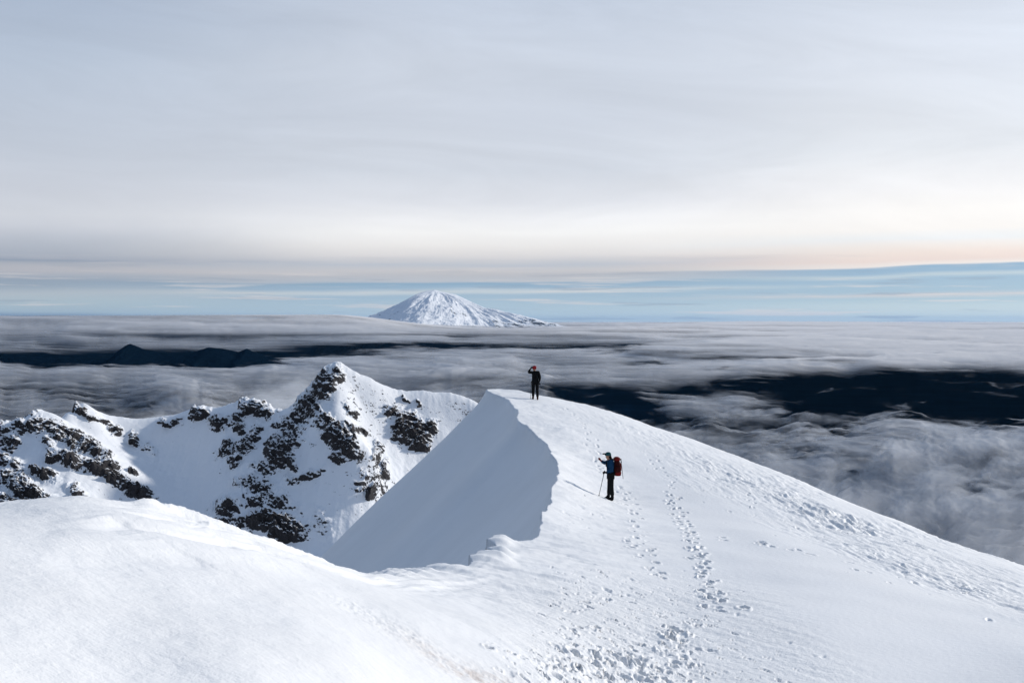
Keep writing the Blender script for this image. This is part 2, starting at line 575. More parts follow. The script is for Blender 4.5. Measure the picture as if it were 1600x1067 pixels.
# wind-carved strip along the right flank
band = sstep(PX, 960, 1120) * sstep(PY - (610 + (PX - 850) * 0.40), -10, 12) * (1 - sstep(PY - (700 + (PX - 1000) * 0.42), -15, 50))
band = np.maximum(band, 0.4 * sstep(PX, 850, 950) * (1 - sstep(PY - (618 + (PX - 850) * 0.42), 10, 40)))
patch = sstep(fbm(NX / 6.0 + 4, NY / 10.0, 3), -0.25, 0.35)
wx_ = ac + 0.25 * fbm(NX / 1.5, NY / 2.5, 2)
sas = fbm(wx_ / 0.42, al / 2.3, 4, 0.6)
sas2 = fbm(wx_ / 0.16, al / 0.7, 3, 0.6)
det += band * (0.25 + 0.75 * patch) * (0.28 * np.maximum(sas, -0.2) + 0.14 * sas2)
# rough crust along the bottom middle
tr_ = np.exp(-((PX - 940) / 110) ** 2 - ((PY - 1045) / 40) ** 2) + np.exp(-((PX - 1050) / 55) ** 2 - ((PY - 1005) / 40) ** 2)
det += tr_ * (0.07 * fbm(NX / 0.55, NY / 0.75, 4, 0.6) + 0.02 * fbm(NX / 0.12, NY / 0.14, 3, 0.6))
crust = sstep(PX, 700, 860) * (1 - sstep(PX + (PY - 960) * -1.2, 1180, 1300)) * sstep(PY, 870, 930)
w2 = (0.55, -0.84)
al2 = NX * w2[0] + NY * w2[1]; ac2 = NX * w2[1] - NY * w2[0]
st1 = fbm(ac2 / 0.35, al2 / 2.4, 4, 0.6)
det += crust * (0.022 * st1 + 0.014 * fbm(NX / 0.25, NY / 0.35, 4, 0.6))
pits = np.maximum(fbm(NX / 0.55, NY / 0.7, 3, 0.6) - 0.42, 0)
det -= crust * sstep(fbm(NX / 3, NY / 3, 2), -0.2, 0.4) * pits * 0.35
# ribs running beside the rim on the left swell and cornice ripples on the right of it
rib = fbm(S / 0.75 + 0.4 * fbm(TT / 4, S / 2, 2), TT / 14.0, 3, 0.5)
ribm = sstep(-S, 0.0, 0.3) * (1 - sstep(-S, 1.6, 2.8)) * (1 - sstep(PX, 650, 800)) * sstep(PX, 60, 240)
rib2 = fbm(S / 0.42 + 0.5 * fbm(TT / 3, S / 1.5, 2), TT / 7.0, 3, 0.5, ridged=True)
det += ribm * (0.08 * rib + 0.075 * rib2)
gw = 0.35 * fbm(TT / 3.0, NX * 0 + 1.0, 3, 0.5)
for s0_, w0_, a0_, p0_, p1_ in ((0.55, 0.16, 0.10, 230, 620), (1.15, 0.22, 0.13, 180, 700), (1.9, 0.28, 0.12, 120, 760), (2.9, 0.4, 0.10, 60, 560)):
    gq = (S + s0_ + gw) / w0_
    det += 0.55 * a0_ * (np.exp(-((gq - 1.3) ** 2)) * 0.6 - np.exp(-gq * gq)) * sstep(PX, p0_, p0_ + 60) * (1 - sstep(PX, p1_ - 120, p1_)) * (0.8 + 0.6 * fbm(TT / 2.2, S / 0.6, 3))
rime = np.exp(-(S / 0.35) ** 2) * (1 - sstep(PX, 560, 640)) * sstep(PX, 200, 240) + 0.4 * np.exp(-(S / 0.35) ** 2) * (1 - sstep(PX, 200, 240))
det += rime * (0.06 * fbm(NX / 0.14, NY / 0.2, 4, 0.6) + 0.05)
det += 0.10 * np.exp(-((PX - 232) / 22) ** 2 - ((S + 0.1) / 0.5) ** 2)
lip = sstep(-S, -0.2, 0.4) * (1 - sstep(-S, 1.5, 4.5)) * sstep(PX, 640, 760)
rp = fbm(TT / 1.1 + 0.5 * S, S / 2.6, 4, 0.55)
det += lip * (0.14 * np.maximum(rp, -0.2) + 0.02 * fbm(NX / 0.4, NY / 0.4, 3))
swp = fbm((NX * 0.8 + NY * 0.3) / 3.0, (NY - NX) / 8.0, 3, 0.5)
det += 0.055 * swp * sstep(PX, 560, 700) * (1 - sstep(PX, 1050, 1250))
det += lowrim * np.exp(-((S + 0.1) / 0.7) ** 2) * 0.22 * np.maximum(fbm(TT / 1.3, NX * 0 + 5.2, 2, 0.4, ridged=True), -0.1)
det += 0.005 * fbm(NX / 0.16, NY / 0.16, 3, 0.6)
det += 0.035 * fbm(NX / 0.9, NY / 1.3, 3, 0.5) * (1 - sstep(PX, 700, 1000))


# --- boot prints
prints = []
prng = np.random.RandomState(3)


def trail(px_pts, step=0.36, wide=0.15, depth=0.13, jit=0.09, two=True, size=1.0):
    step *= 1.5; depth *= 0.78; size *= 0.8
    P = np.array([ray_ground(*p) for p in px_pts])
    P = catmull(P, 10)
    L = np.concatenate([[0], np.cumsum(np.hypot(*np.diff(P, axis=0).T))])
    k = 0
    for s in np.arange(0, L[-1], step):
        x = np.interp(s, L, P[:, 0]); y = np.interp(s, L, P[:, 1])
        x2 = np.interp(s + 0.1, L, P[:, 0]); y2 = np.interp(s + 0.1, L, P[:, 1])
        h = math.atan2(y2 - y, x2 - x + 1e-9)
        sd = wide if (k % 2 and two) else -wide
        k += 1
        x += -math.sin(h) * sd + prng.randn() * jit; y += math.cos(h) * sd + prng.randn() * jit * 1.5
        prints.append((x, y, h + prng.randn() * 0.25, size * (0.85 + 0.35 * prng.rand()), depth * (0.6 + 0.7 * prng.rand())))


trail([(1140, 950), (1118, 940), (1104, 915), (1098, 885), (1085, 855), (1072, 822), (1055, 800), (1049, 772)], depth=0.16, size=1.05)
trail([(1100, 905), (1090, 880), (1080, 850)], step=0.5, depth=0.13)
trail([(1050, 800), (1052, 770), (1035, 735), (1010, 715)], step=0.6, depth=0.08)
trail([(1032, 900), (1018, 878), (1005, 855), (995, 825), (988, 800), (978, 770), (965, 760)], step=0.42, depth=0.10)
trail([(985, 850), (1000, 845), (1010, 870)], step=0.7, depth=0.09)
trail([(958, 785), (960, 760), (945, 735), (928, 700), (915, 670), (890, 645), (862, 630), (842, 624)], step=0.5, depth=0.09, jit=0.10)
trail([(940, 745), (932, 715), (925, 690)], step=0.6, depth=0.10, jit=0.15)
trail([(1095, 835), (1120, 838), (1150, 845), (1185, 850), (1215, 858), (1245, 868), (1290, 872), (1330, 880)], step=0.55, depth=0.07, jit=0.12)
trail([(1185, 850), (1205, 856)], step=0.22, depth=0.12, jit=0.15)
trail([(900, 1000), (904, 975), (915, 950), (940, 925)], step=0.6, depth=0.13)
for (cx, cy, n, sx, sy, dp) in ((945, 1045, 60, 48, 18, 0.17), (1060, 1020, 14, 18, 20, 0.16), (1045, 985, 8, 10, 18, 0.15), (1000, 1020, 14, 30, 14, 0.12), (900, 985, 3, 5, 12, 0.15),
                                (770, 1015, 3, 6, 5, 0.15), (1080, 1040, 1, 1, 1, 0.17), (1062, 995, 5, 8, 8, 0.2), (1065, 1018, 6, 8, 8, 0.2), (1040, 985, 4, 8, 6, 0.2), (1110, 925, 5, 12, 8, 0.18), (870, 1035, 8, 22, 10, 0.09), (830, 1050, 6, 20, 8, 0.08),
                                (960, 780, 8, 22, 6, 0.06), (1112, 935, 7, 14, 10, 0.15), (930, 800, 8, 18, 10, 0.05), (985, 905, 4, 40, 14, 0.06), (945, 960, 10, 40, 25, 0.06),
                                (905, 1060, 16, 35, 10, 0.12), (990, 1060, 14, 40, 8, 0.12)):
    for _ in range(n):
        qx, qy = ray_ground(cx + prng.randn() * sx * 1.4, min(cy + prng.randn() * sy * 1.4, 1085))
        prints.append((qx, qy, prng.rand() * 3, 0.2 + 0.25 * prng.rand(), 0.05 * prng.rand() + 0.01))
    for _ in range(max(1, int(n * 0.6))):
        qx, qy = ray_ground(cx + prng.randn() * sx, min(cy + prng.randn() * sy, 1085))
        prints.append((qx, qy, 1.9 + prng.randn() * 0.5, 0.45 + 0.55 * prng.rand(), 0.62 * dp * (0.4 + 0.9 * prng.rand())))
for _ in range(420):
    px_ = 830 + 420 * prng.rand(); py_ = 885 + 190 * prng.rand()
    if px_ - 830 > 150 + (py_ - 885) * 1.9 or prng.rand() < 0.3:
        px_ = 860 + 250 * prng.rand()
    qx, qy = ray_ground(px_, py_)
    prints.append((qx, qy, math.atan2(-0.84, 0.55) + prng.randn() * 0.2, 0.25 + 0.75 * prng.rand() ** 3, 0.02 + 0.06 * prng.rand() ** 2, 0.35))
for _ in range(160):
    px_ = 1000 + 560 * prng.rand(); py_ = 700 + (px_ - 1000) * 0.40 + 28 * abs(prng.randn())
    if py_ > 980:
        continue
    qx, qy = ray_ground(px_, py_)
    prints.append((qx, qy, math.atan2(-0.99, 0.13) + prng.randn() * 0.15, 0.4 + 0.9 * prng.rand() ** 2, 0.02 + 0.05 * prng.rand(), 0.5))
lad = math.log(rad[1] / rad[0])
wn = fbm(NX / 0.12, NY / 0.12, 2)
for (x, y, h, s, dp, *asp) in prints:
    asp = asp[0] if asp else 1.0
    r = math.hypot(x, y); a = math.atan2(x, y)
    i = int((math.log(r) - math.log(rad[0])) / lad)
    j = int(np.searchsorted(az, a))
    ei = int(0.55 / (r * lad)) + 2; ej = int(0.55 / (r * 0.00068)) + 2
    sl = (slice(max(i - ei, 0), i + ei), slice(max(j - ej, 0), j + ej))
    dx = NX[sl] - x; dy = NY[sl] - y
    u = (dx * math.cos(h) + dy * math.sin(h)) / (0.15 * s); v = (-dx * math.sin(h) + dy * math.cos(h)) / (0.085 * s * asp)
    q = np.sqrt(u * u + v * v) + 0.7 * wn[sl]
    det[sl] += -dp * (1 - sstep(q, 0.7, 1.25)) + 0.28 * dp * np.exp(-((q - 1.55) / 0.35) ** 2)

# --- brown grit in the track at the bottom
gp = np.array([ray_ground(*p) for p in ((560, 955), (600, 975), (645, 1000), (690, 1030), (735, 1050), (790, 1070), (820, 1085))])
gp = catmull(gp, 6)
sd = np.full(NX.shape, 99.0)
for (x, y) in gp:
    sd = np.minimum(sd, np.hypot(NX - x, (NY - y) * 0.6))
stain = np.exp(-(sd / 0.34) ** 2) * sstep(PY, 950, 1060) * 0.8
det += 0.035 * np.exp(-(sd / 0.45) ** 2) * fbm(NX / 0.14, NY / 0.2, 4, 0.65)
det -= 0.04 * np.exp(-(sd / 0.7) ** 2)

fade = np.exp(-np.maximum(edge, 0) / 0.3)
lipdrop = 0.35 * (1 - np.exp(-np.maximum(edge, 0) / 0.25))
Zb = B + det
wallz = W + det * fade - lipdrop + (0.12 * fbm(NX / 5, NY / 5, 3) + 0.035 * fbm(TT / 1.1, S / 14, 3)) * sstep(edge, 0, 3)
wallz = wallz + (B - RZ_) * np.exp(-np.maximum(edge, 0) / 0.5) * (edge > 0)
Zb = np.where(edge > 0, wallz, Zb)
rough = np.clip(0.18 + 0.5 * band + 0.6 * crust + 0.35 * (1 - sstep(PX, 300, 800)), 0.25, 1.0) * np.exp(-np.maximum(edge, 0) / 0.6)
slope_o = grid_mesh('snow_slope', NX, NY, Zb, {'stain': stain, 'rough': rough}, M_SNOW, flip=False)
tag(slope_o, kind='structure')


def ground_z(x, y):
    r = math.hypot(x, y); a = math.atan2(x, y)
    i = (math.log(r) - math.log(rad[0])) / lad
    j = np.interp(a, az, np.arange(len(az)))
    return float(Zb[int(round(i)), int(round(j))])


# ------------------------------------------------------------------ far crater ridge
RID = [  # skyline
    (-180, 690, 330), (-100, 680, 327), (0, 673, 324), (20, 661, 323), (40, 656, 324), (55, 646, 326), (75, 650, 329), (105, 644, 337), (122, 632, 343), (137, 637, 346), (155, 645, 349), (180, 652, 353), (215, 658, 357),
    (250, 655, 360), (280, 655, 361), (305, 640, 360), (325, 637, 359), (345, 641, 358), (365, 637, 357), (400, 628, 355), (420, 633, 354), (446, 645, 352), (460, 637, 351), (480, 615, 350.5), (500, 592, 350), (514, 573, 350),
    (530, 567, 350), (548, 577, 351), (572, 589, 354), (600, 603, 358), (622, 611, 361), (660, 611, 364), (700, 613, 367), (725, 620, 369), (745, 630, 370), (790, 660, 370), (850, 700, 370),
]
RIN = [
    (520, 600, 341), (522, 640, 334), (520, 690, 326), (500, 740, 320), (560, 620, 346), (570, 680, 338), (590, 740, 325), (560, 800, 314), (500, 830, 308), (480, 866, 303),
    (470, 660, 339), (440, 700, 331), (425, 735, 326), (440, 770, 318), (440, 810, 311), (430, 850, 306), (350, 790, 311), (345, 835, 306), (380, 880, 300),
    (400, 650, 347), (390, 690, 339), (350, 680, 344), (345, 720, 336), (370, 750, 326), (300, 660, 352), (300, 700, 345), (290, 750, 334), (290, 800, 321), (280, 850, 311),
    (240, 680, 350), (235, 720, 340), (245, 775, 322), (210, 770, 318), (180, 740, 317), (170, 715, 321), (125, 700, 320), (95, 670, 322), (120, 660, 336), (180, 680, 345), (200, 830, 306),
    (60, 690, 314), (100, 740, 306), (60, 745, 303), (0, 710, 311), (0, 760, 298), (100, 790, 294), (20, 800, 288), (-150, 760, 296), (-150, 850, 275), (160, 790, 303),
    (640, 650, 355), (640, 700, 348), (625, 750, 336), (700, 660, 360), (690, 700, 353), (600, 790, 325), (740, 680, 362), (740, 760, 345), (800, 800, 345), (560, 870, 300), (800, 950, 300), (300, 950, 285), (0, 930, 262), (540, 950, 280),
]
rp_ = list(RID) + list(RIN)
RP = [at(*p) for p in rp_]
for p in RID:
    q = at(*p)
    RP.append(np.array([q[0] * 1.010, q[1] * 1.010, q[2] - 3.4]))
    RP.append(np.array([q[0] * 1.04, q[1] * 1.04, q[2] - 14.0]))
    RP.append(np.array([q[0] * 1.12, q[1] * 1.12, q[2] - 34.0]))
    RP.append(np.array([q[0] * 1.30, q[1] * 1.30, q[2] - 85.0]))
for a_ in np.linspace(-0.5, 0.05, 8):
    RP.append(np.array([190 * math.sin(a_), 190 * math.cos(a_), -56.0]))
    RP.append(np.array([230 * math.sin(a_), 230 * math.cos(a_), -55.0]))
RP = np.array(RP)
r_r = np.hypot(RP[:, 0], RP[:, 1]); r_a = np.arctan2(RP[:, 0], RP[:, 1])
tr = TPS(r_a * 2.0, np.log(r_r) * 2.2, RP[:, 2] / r_r, 1e-7)
raz = np.concatenate([np.linspace(-0.60, -0.372, 60, endpoint=False), np.linspace(-0.372, 0.0, 760), np.linspace(0.002, 0.12, 60)])
rrd = np.concatenate([np.linspace(170, 275, 90, endpoint=False), np.linspace(275, 385, 760, endpoint=False), np.linspace(385, 470, 90)])
RA, RR = np.meshgrid(raz, rrd)
ca_, cr_ = np.linspace(raz[0], raz[-1], 300), np.linspace(rrd[0], rrd[-1], 320)
CA2, CR2 = np.meshgrid(ca_, cr_)
CQ = tr(CA2 * 2.0, np.log(CR2) * 2.2)
Q = cubic_up(CQ, ca_, cr_, RA, RR)
RX = RR * np.sin(RA); RY = RR * np.cos(RA); RZv = Q * RR
QX, QY = project(RX, RY, RZv)

# outcrops of rock: centre column, row, half length, half width, tilt (deg, clockwise on the photograph), strength
OUT = [
    (10, 672, 22, 8, 10, .8), (35, 664, 16, 7, -5, .8), (62, 662, 12, 14, 60, 1), (85, 672, 30, 12, 32, 1), (120, 690, 30, 10, 35, 1.1), (145, 702, 26, 10, 38, 1.1), (165, 716, 12, 9, 35, .9),
    (110, 720, 26, 9, 14, 1.1), (148, 735, 20, 8, 20, 1), (180, 745, 24, 11, 32, 1.1), (215, 768, 24, 8, 18, 1.1), (75, 692, 16, 6, 60, .7),
    (12, 690, 14, 12, 20, .8), (15, 722, 22, 10, 30, .9), (25, 752, 26, 16, 20, .9), (65, 742, 20, 6, 18, 1), (45, 770, 32, 12, 20, 1.2), (120, 770, 16, 6, 30, .9), (5, 785, 22, 10, 0, 1),
    (125, 640, 12, 5, 25, .8), (142, 648, 14, 4, 28, .8), (172, 668, 16, 6, 45, .8), (208, 686, 8, 5, 60, .7), (235, 705, 12, 6, 45, .5), (255, 659, 8, 4, 20, .7), (275, 660, 8, 4, 20, .7), (310, 645, 14, 8, -15, .9), (216, 738, 8, 4, 30, .6),
    (345, 663, 13, 10, 0, 1), (372, 664, 9, 6, 30, .8), (400, 638, 28, 9, 12, .9), (375, 648, 14, 6, -30, .7), (352, 700, 14, 7, -60, .8), (385, 690, 32, 9, -52, .8), (370, 718, 14, 6, -60, .7),
    (518, 588, 14, 8, -40, .75), (505, 600, 26, 15, -55, .95), (480, 635, 30, 15, -52, .9), (455, 672, 30, 17, -58, .95), (437, 703, 28, 15, -70, 1.1), (455, 725, 10, 6, 30, .9),
    (512, 655, 14, 9, 30, .8), (520, 675, 30, 14, 50, .95), (535, 690, 24, 10, 30, .95), (550, 668, 18, 4, 25, .8), (530, 712, 10, 5, 0, .6), (548, 640, 10, 4, 50, .5),
    (405, 760, 32, 9, 10, .9), (430, 780, 30, 10, 25, .7), (355, 800, 20, 17, 50, .85), (350, 822, 16, 12, 0, .9), (415, 815, 26, 14, 15, 1.1), (440, 822, 36, 14, 15, 1.1), (445, 835, 26, 8, 10, 1), (410, 735, 12, 8, 20, .6), (470, 745, 26, 5, -20, .45), (400, 780, 20, 8, 30, .7),
    (500, 815, 20, 12, 60, .3),
    (612, 641, 12, 5, 10, .8), (628, 652, 14, 9, 40, .8), (640, 672, 24, 16, 45, 1.15), (655, 690, 14, 13, 60, 1.1), (668, 668, 12, 8, 0, .9), (640, 655, 20, 6, 30, .8), (637, 625, 5, 3, 50, .6), (650, 632, 5, 3, 50, .6), (588, 703, 5, 14, 0, .6), (590, 715, 6, 6, 0, .6),
    (606, 735, 5, 10, 0, .6), (604, 748, 6, 4, 0, .9), (578, 770, 7, 9, 0, .9), (565, 750, 5, 20, 20, .3),
]
mask = np.zeros(QX.shape, np.float32)
wob_x = 22 * fbm(RX / 5, RZv / 4, 5, 0.6); wob_y = 14 * fbm(RX / 4 + 9, RZv / 4, 5, 0.6)
for (cx, cy, a_, b_, tl, s_) in OUT:
    tl = math.radians(tl)
    dx = QX + wob_x - cx; dy = QY + wob_y - cy
    a_ *= 1.06; b_ *= 1.12
    u = (dx * math.cos(tl) + dy * math.sin(tl)) / a_; v = (-dx * math.sin(tl) + dy * math.cos(tl)) / b_
    q = u * u + v * v
    mask = np.maximum(mask, s_ * (1 - sstep(np.sqrt(q), 0.35, 1.6)))
front = 1 - sstep(RR - np.interp(RA, r_a[:len(RID)], r_r[:len(RID)]), 6, 14)
mask *= front
# blocky relief: ledges tilted like the strata, strongest on the outcrops
strat = RX * 0.42 + RZv * 0.9
led = fbm(RX / 4.5, strat / 1.5, 5, 0.6, ridged=True)
blk = fbm(RX / 2.6 + 3, RZv / 2.2, 5, 0.62, ridged=True)
ter = strat / 2.3 + 0.9 * fbm(RX / 7, strat / 6, 3) + 0.35 * fbm(RX / 1.5, strat / 2, 3)
ter2 = (RX * -0.5 + RZv) / 4.5 + 0.8 * fbm(RX / 6 + 7, RZv / 5, 3)
saw = (ter - np.floor(ter)); saw2 = ter2 - np.floor(ter2)
rel = mask * (1.7 * saw + 1.6 * saw2 + 1.8 * led + 1.4 * blk + 0.9 * fbm(RX / 0.9, strat / 0.5, 3, 0.6))
und = 1.1 * fbm(RX / 16, RY / 22, 4, 0.5) + 0.22 * fbm(RX / 3.2, RY / 3.2, 3)
gul = 0.5 * fbm(RX / 4.0, RY / 30, 3, 0.5)
crk = np.interp(RA, r_a[:len(RID)], r_r[:len(RID)])
near_c = np.exp(-((RR - crk) / 14) ** 2)
und = und * (1 - 0.65 * near_c)
RY2 = RY - 0.55 * np.maximum(rel, -1.5)
RZ2 = RZv + 0.45 * rel * (1 - 0.6 * near_c) + und + gul * (1 - near_c) + np.exp(-((RR - crk) / 5) ** 2) * (0.25 + 1.1 * np.minimum(mask * 1.5, 1)) * fbm(RX / 3.5, RY / 12 + 5, 4, 0.6, ridged=True)
rock = np.minimum(mask, 0.85) * (0.80 + 0.30 * sstep(led, -0.2, 0.5)) - 0.05
ridge_o = grid_mesh('mountain_ridge', RX, RY2, RZ2, {'rock': rock}, M_RIDGE)
tag(ridge_o, kind='structure')

# lower flanks of this mountain (unseen from here, they carry the ridge above the clouds)
fa = np.linspace(-math.pi, math.pi, 181); fr = np.concatenate([[150, 300, 430], np.geomspace(560, 5200, 40)])
FA, FR = np.meshgrid(fa, fr)
FX = FR * np.sin(FA) - 40; FY = FR * np.cos(FA) + 120
FZ = -72 - 0.52 * np.maximum(FR - 300, 0) ** 0.985 + np.maximum(FR - 300, 0) * 0.06 * fbm(FX / 700, FY / 700, 4)
flank = grid_mesh('mountain_flank', FX, FY, FZ, {'rock': np.full(FX.shape, 0.35)}, M_RIDGE)
tag(flank, kind='structure')

# ------------------------------------------------------------------ far volcano
M_ADAMS = rock_snow('volcano_snow', 0.0022, (0.04, 0.055, 0.07), (0.07, 0.085, 0.10), 60.0)
DM = 55000.0
prof = np.array([(520, 520), (572, 499), (586, 491.5), (602, 485.5), (615, 479), (630, 471), (645, 463), (655, 458), (664, 455.5), (672, 454), (680, 453), (688, 455.5), (700, 458), (712, 460.5), (722, 465), (735, 471), (748, 477), (758, 481.5), (775, 484),
                 (790, 488), (810, 492), (830, 497), (850, 502), (873, 508), (900, 514)], float)
mx = np.linspace(520, 900, 620); my = np.linspace(-9000, 7000, 300)
MPX, MY = np.meshgrid(mx, my)
MX = (MPX - 800) / FPX * (DM + MY * 0.0)
base = -1500.0
px0 = (679 - 800) / FPX * DM
rows = np.interp(MPX, prof[:, 0], prof[:, 1])
top = (HOR - rows) / FPX * DM
depthw = 2500 + 4.2 * (top - base)
tn = np.clip(np.abs(MY) / depthw, 0, 1)
mz = base + (top - base) * (1 - tn ** 1.25)
dxm = MX - px0; dym = MY
thm = np.arctan2(dym, dxm); rm = np.hypot(dxm, dym * 0.8)
mrd = fbm(thm * 5.0 + 0.0002 * rm, rm / 3200, 5, 0.55, ridged=True)
mrn = fbm(MX / 900, MY / 900, 5, 0.6, ridged=True)
mamp = np.clip(rm / 2500, 0.12, 1.0) * np.clip(np.abs(MY) / 900, 0.15, 1)
mz2 = mz + mamp * (150 * mrd + 60 * mrn) - 50 * mamp
rockm = 0.22 + 0.5 * sstep(fbm(thm * 7, rm / 2500, 4, 0.6), 0.1, 0.6) * (1 - 0.6 * sstep(dxm, 0, 3000)) + 0.15 * (MPX < 660)
treel = sstep(-(mz2 - 190) + 160 * fbm(MX / 1500, MY / 1500, 4), 0, 160)
rockm = rockm + 0.9 * sstep(MPX, 745, 790) * treel + 2.0 * sstep(-mz2, 330, 420)
volc = grid_mesh('mountain', MX, MY + DM, mz2, {'rock': rockm}, M_ADAMS)
tag(volc, kind='structure')

# ------------------------------------------------------------------ lowland ground, hills
m_land, t, b, _ = material('forest_lowland')
pos = t.n('ShaderNodeNewGeometry').outputs['Position']
ln = t.noise(pos, 0.0006, 6, 0.6)
t.put(b.inputs['Base Color'], t.mixc(t.maprange(ln, 0.35, 0.7), (0.002, 0.009, 0.020), (0.005, 0.019, 0.038)))
b.inputs['Roughness'].default_value = 1.0
b.inputs['Specular IOR Level'].default_value = 0.0
ga = np.linspace(-math.pi, math.pi, 181); gr = np.geomspace(300, 420000, 90)
GA, GR = np.meshgrid(ga, gr)
GZ = -1900 + 160 * fbm(GR * np.sin(GA) / 6000, GR * np.cos(GA) / 6000, 4) * (GR < 90000)
ground = grid_mesh('ground', GR * np.sin(GA), GR * np.cos(GA), GZ, None, m_land)
tag(ground, kind='structure')

M_HILL = rock_snow('hill_forest', 0.004, (0.001, 0.005, 0.011), (0.004, 0.010, 0.018), 30.0)


def hills(cols, D, depth, jag, name, drop):
    hp = np.array(cols, float)
    hx = np.linspace(hp[0, 0], hp[-1, 0], 420); hy = np.linspace(-depth, depth, 90)
    HX, HY = np.meshgrid(hx, hy)
    topz = (HOR - np.interp(HX, hp[:, 0], hp[:, 1])) / FPX * D
    X_ = (HX - 800) / FPX * D
    tz = topz - drop * (np.abs(HY) / depth) ** 1.1
    n = fbm(X_ / jag, HY / jag, 5, 0.55, ridged=True)
    amp = np.clip(np.abs(HY) / depth * 3, 0.25, 1)
    tz = tz + n * jag * 0.11 * amp
    snowy = 3.0 - 2.3 * sstep(fbm(X_ / (jag * 0.25), tz / (jag * 0.2), 4), 0.1, 0.5) * sstep(tz, topz.max() - 170, topz.max() - 30)
    o = grid_mesh(name, X_, HY + D, tz, {'rock': snowy}, M_HILL)
    tag(o, kind='structure')


hills([(-160, 575), (-60, 566), (0, 557), (30, 556), (60, 560), (100, 558), (140, 560), (172, 562), (183, 549), (195, 541), (203, 537), (212, 541), (222, 546), (245, 551), (270, 553), (300, 551), (325, 544), (345, 546), (372, 551), (385, 546), (400, 553), (430, 562), (470, 575)],
      22000, 2500, 1100, 'hills', 900)
hills([(1000, 509.5), (1028, 506.5), (1040, 504.6), (1050, 505.4), (1060, 505.8), (1080, 507), (1110, 509.5)], 90000, 4000, 900, 'hills', 500)

# ------------------------------------------------------------------ sea of clouds
m_cl, t, b, out = material('cloud')
pos = t.n('ShaderNodeNewGeometry').outputs['Position']
den = attr(t, 'cover')
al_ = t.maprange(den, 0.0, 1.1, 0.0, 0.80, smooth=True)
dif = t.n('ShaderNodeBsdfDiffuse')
t.put(dif.inputs['Color'], t.mixc(t.maprange(attr(t, 'lit_tone'), -0.25, 1.05), (0.45, 0.48, 0.525), (0.96, 0.93, 0.90)))  # diffuse colour itself runs from deck-shaded grey to sunlit cream
tl_ = t.n('ShaderNodeBsdfTranslucent')
tl_.inputs['Color'].default_value = (0.5, 0.52, 0.55, 1)
mx0 = t.n('ShaderNodeMixShader'); mx0.inputs[0].default_value = 0.15
t.put(mx0.inputs[1], dif.outputs[0]); t.put(mx0.inputs[2], tl_.outputs[0])
trn = t.n('ShaderNodeBsdfTransparent')
mx1 = t.n('ShaderNodeMixShader')
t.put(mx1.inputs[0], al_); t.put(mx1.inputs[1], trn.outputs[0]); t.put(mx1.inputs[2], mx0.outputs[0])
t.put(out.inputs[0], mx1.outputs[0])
M_CLOUD = m_cl


def cloud_height(d):
    return np.interp(np.log(d), np.log([2000, 6000, 9800, 17000, 25000, 35000, 48000, 70000, 300000]), [-1150, -1000, -900, -800, -640, -470, -330, -260, -230])


# clear gaps (photograph column, row, half width, half height, strength)
GAPS = [
    (1450, 610, 220, 27, 1.5), (1560, 640, 90, 26, 1.3), (1250, 600, 160, 10, 0.7), (1380, 628, 120, 22, 1.1), (1480, 585, 130, 8, .8),
    (940, 618, 75, 11, 1.3), (1000, 628, 70, 11, 1.1), (1020, 645, 50, 12, 1.3), (1000, 606, 120, 6, 0.6), (1100, 612, 60, 8, .6),
    (560, 547, 90, 6, 1.5), (640, 543, 120, 4.5, 1.2), (520, 556, 90, 4, 1.0), (740, 541, 60, 3, .9), (860, 541, 110, 3, 0.9), (960, 540, 80, 3, 1.0), (990, 549, 40, 3, .9), (1110, 555, 40, 3, 1.0), (1120, 574, 20, 2, .8), (1010, 562, 40, 2, .8), (1190, 560, 60, 3, .5),
    (60, 563, 160, 9, 1.2), (200, 560, 120, 8, 1.0), (330, 558, 120, 7, 1.2), (420, 556, 40, 5, .4),
    (1270, 695, 90, 8, .55), (1180, 660, 120, 10, .4), (1540, 775, 60, 14, .55), (1270, 560, 80, 4, .45), (1210, 640, 60, 6, .4), (1330, 672, 90, 6, .45),
    (700, 524, 300, 3.0, .35), (980, 518, 160, 2.0, .3), (250, 524, 160, 4, .3), (200, 610, 250, 6, .35), (300, 625, 200, 5, .4), (1580, 735, 60, 12, .4), (860, 597, 120, 5, .3), (760, 603, 120, 5, .35),
]
THICK = [(1480, 545, 260, 22, .45), (1300, 520, 400, 9, .35), (480, 515, 300, 9, .45), (300, 575, 400, 8, .25), (900, 575, 300, 16, .2), (1240, 770, 120, 30, .25), (1300, 700, 200, 12, .15), (1470, 790, 60, 30, .3), (1050, 640, 60, 20, .0), (1180, 650, 90, 10, .2), (1450, 690, 160, 18, .15),
         (400, 600, 300, 14, .1)]


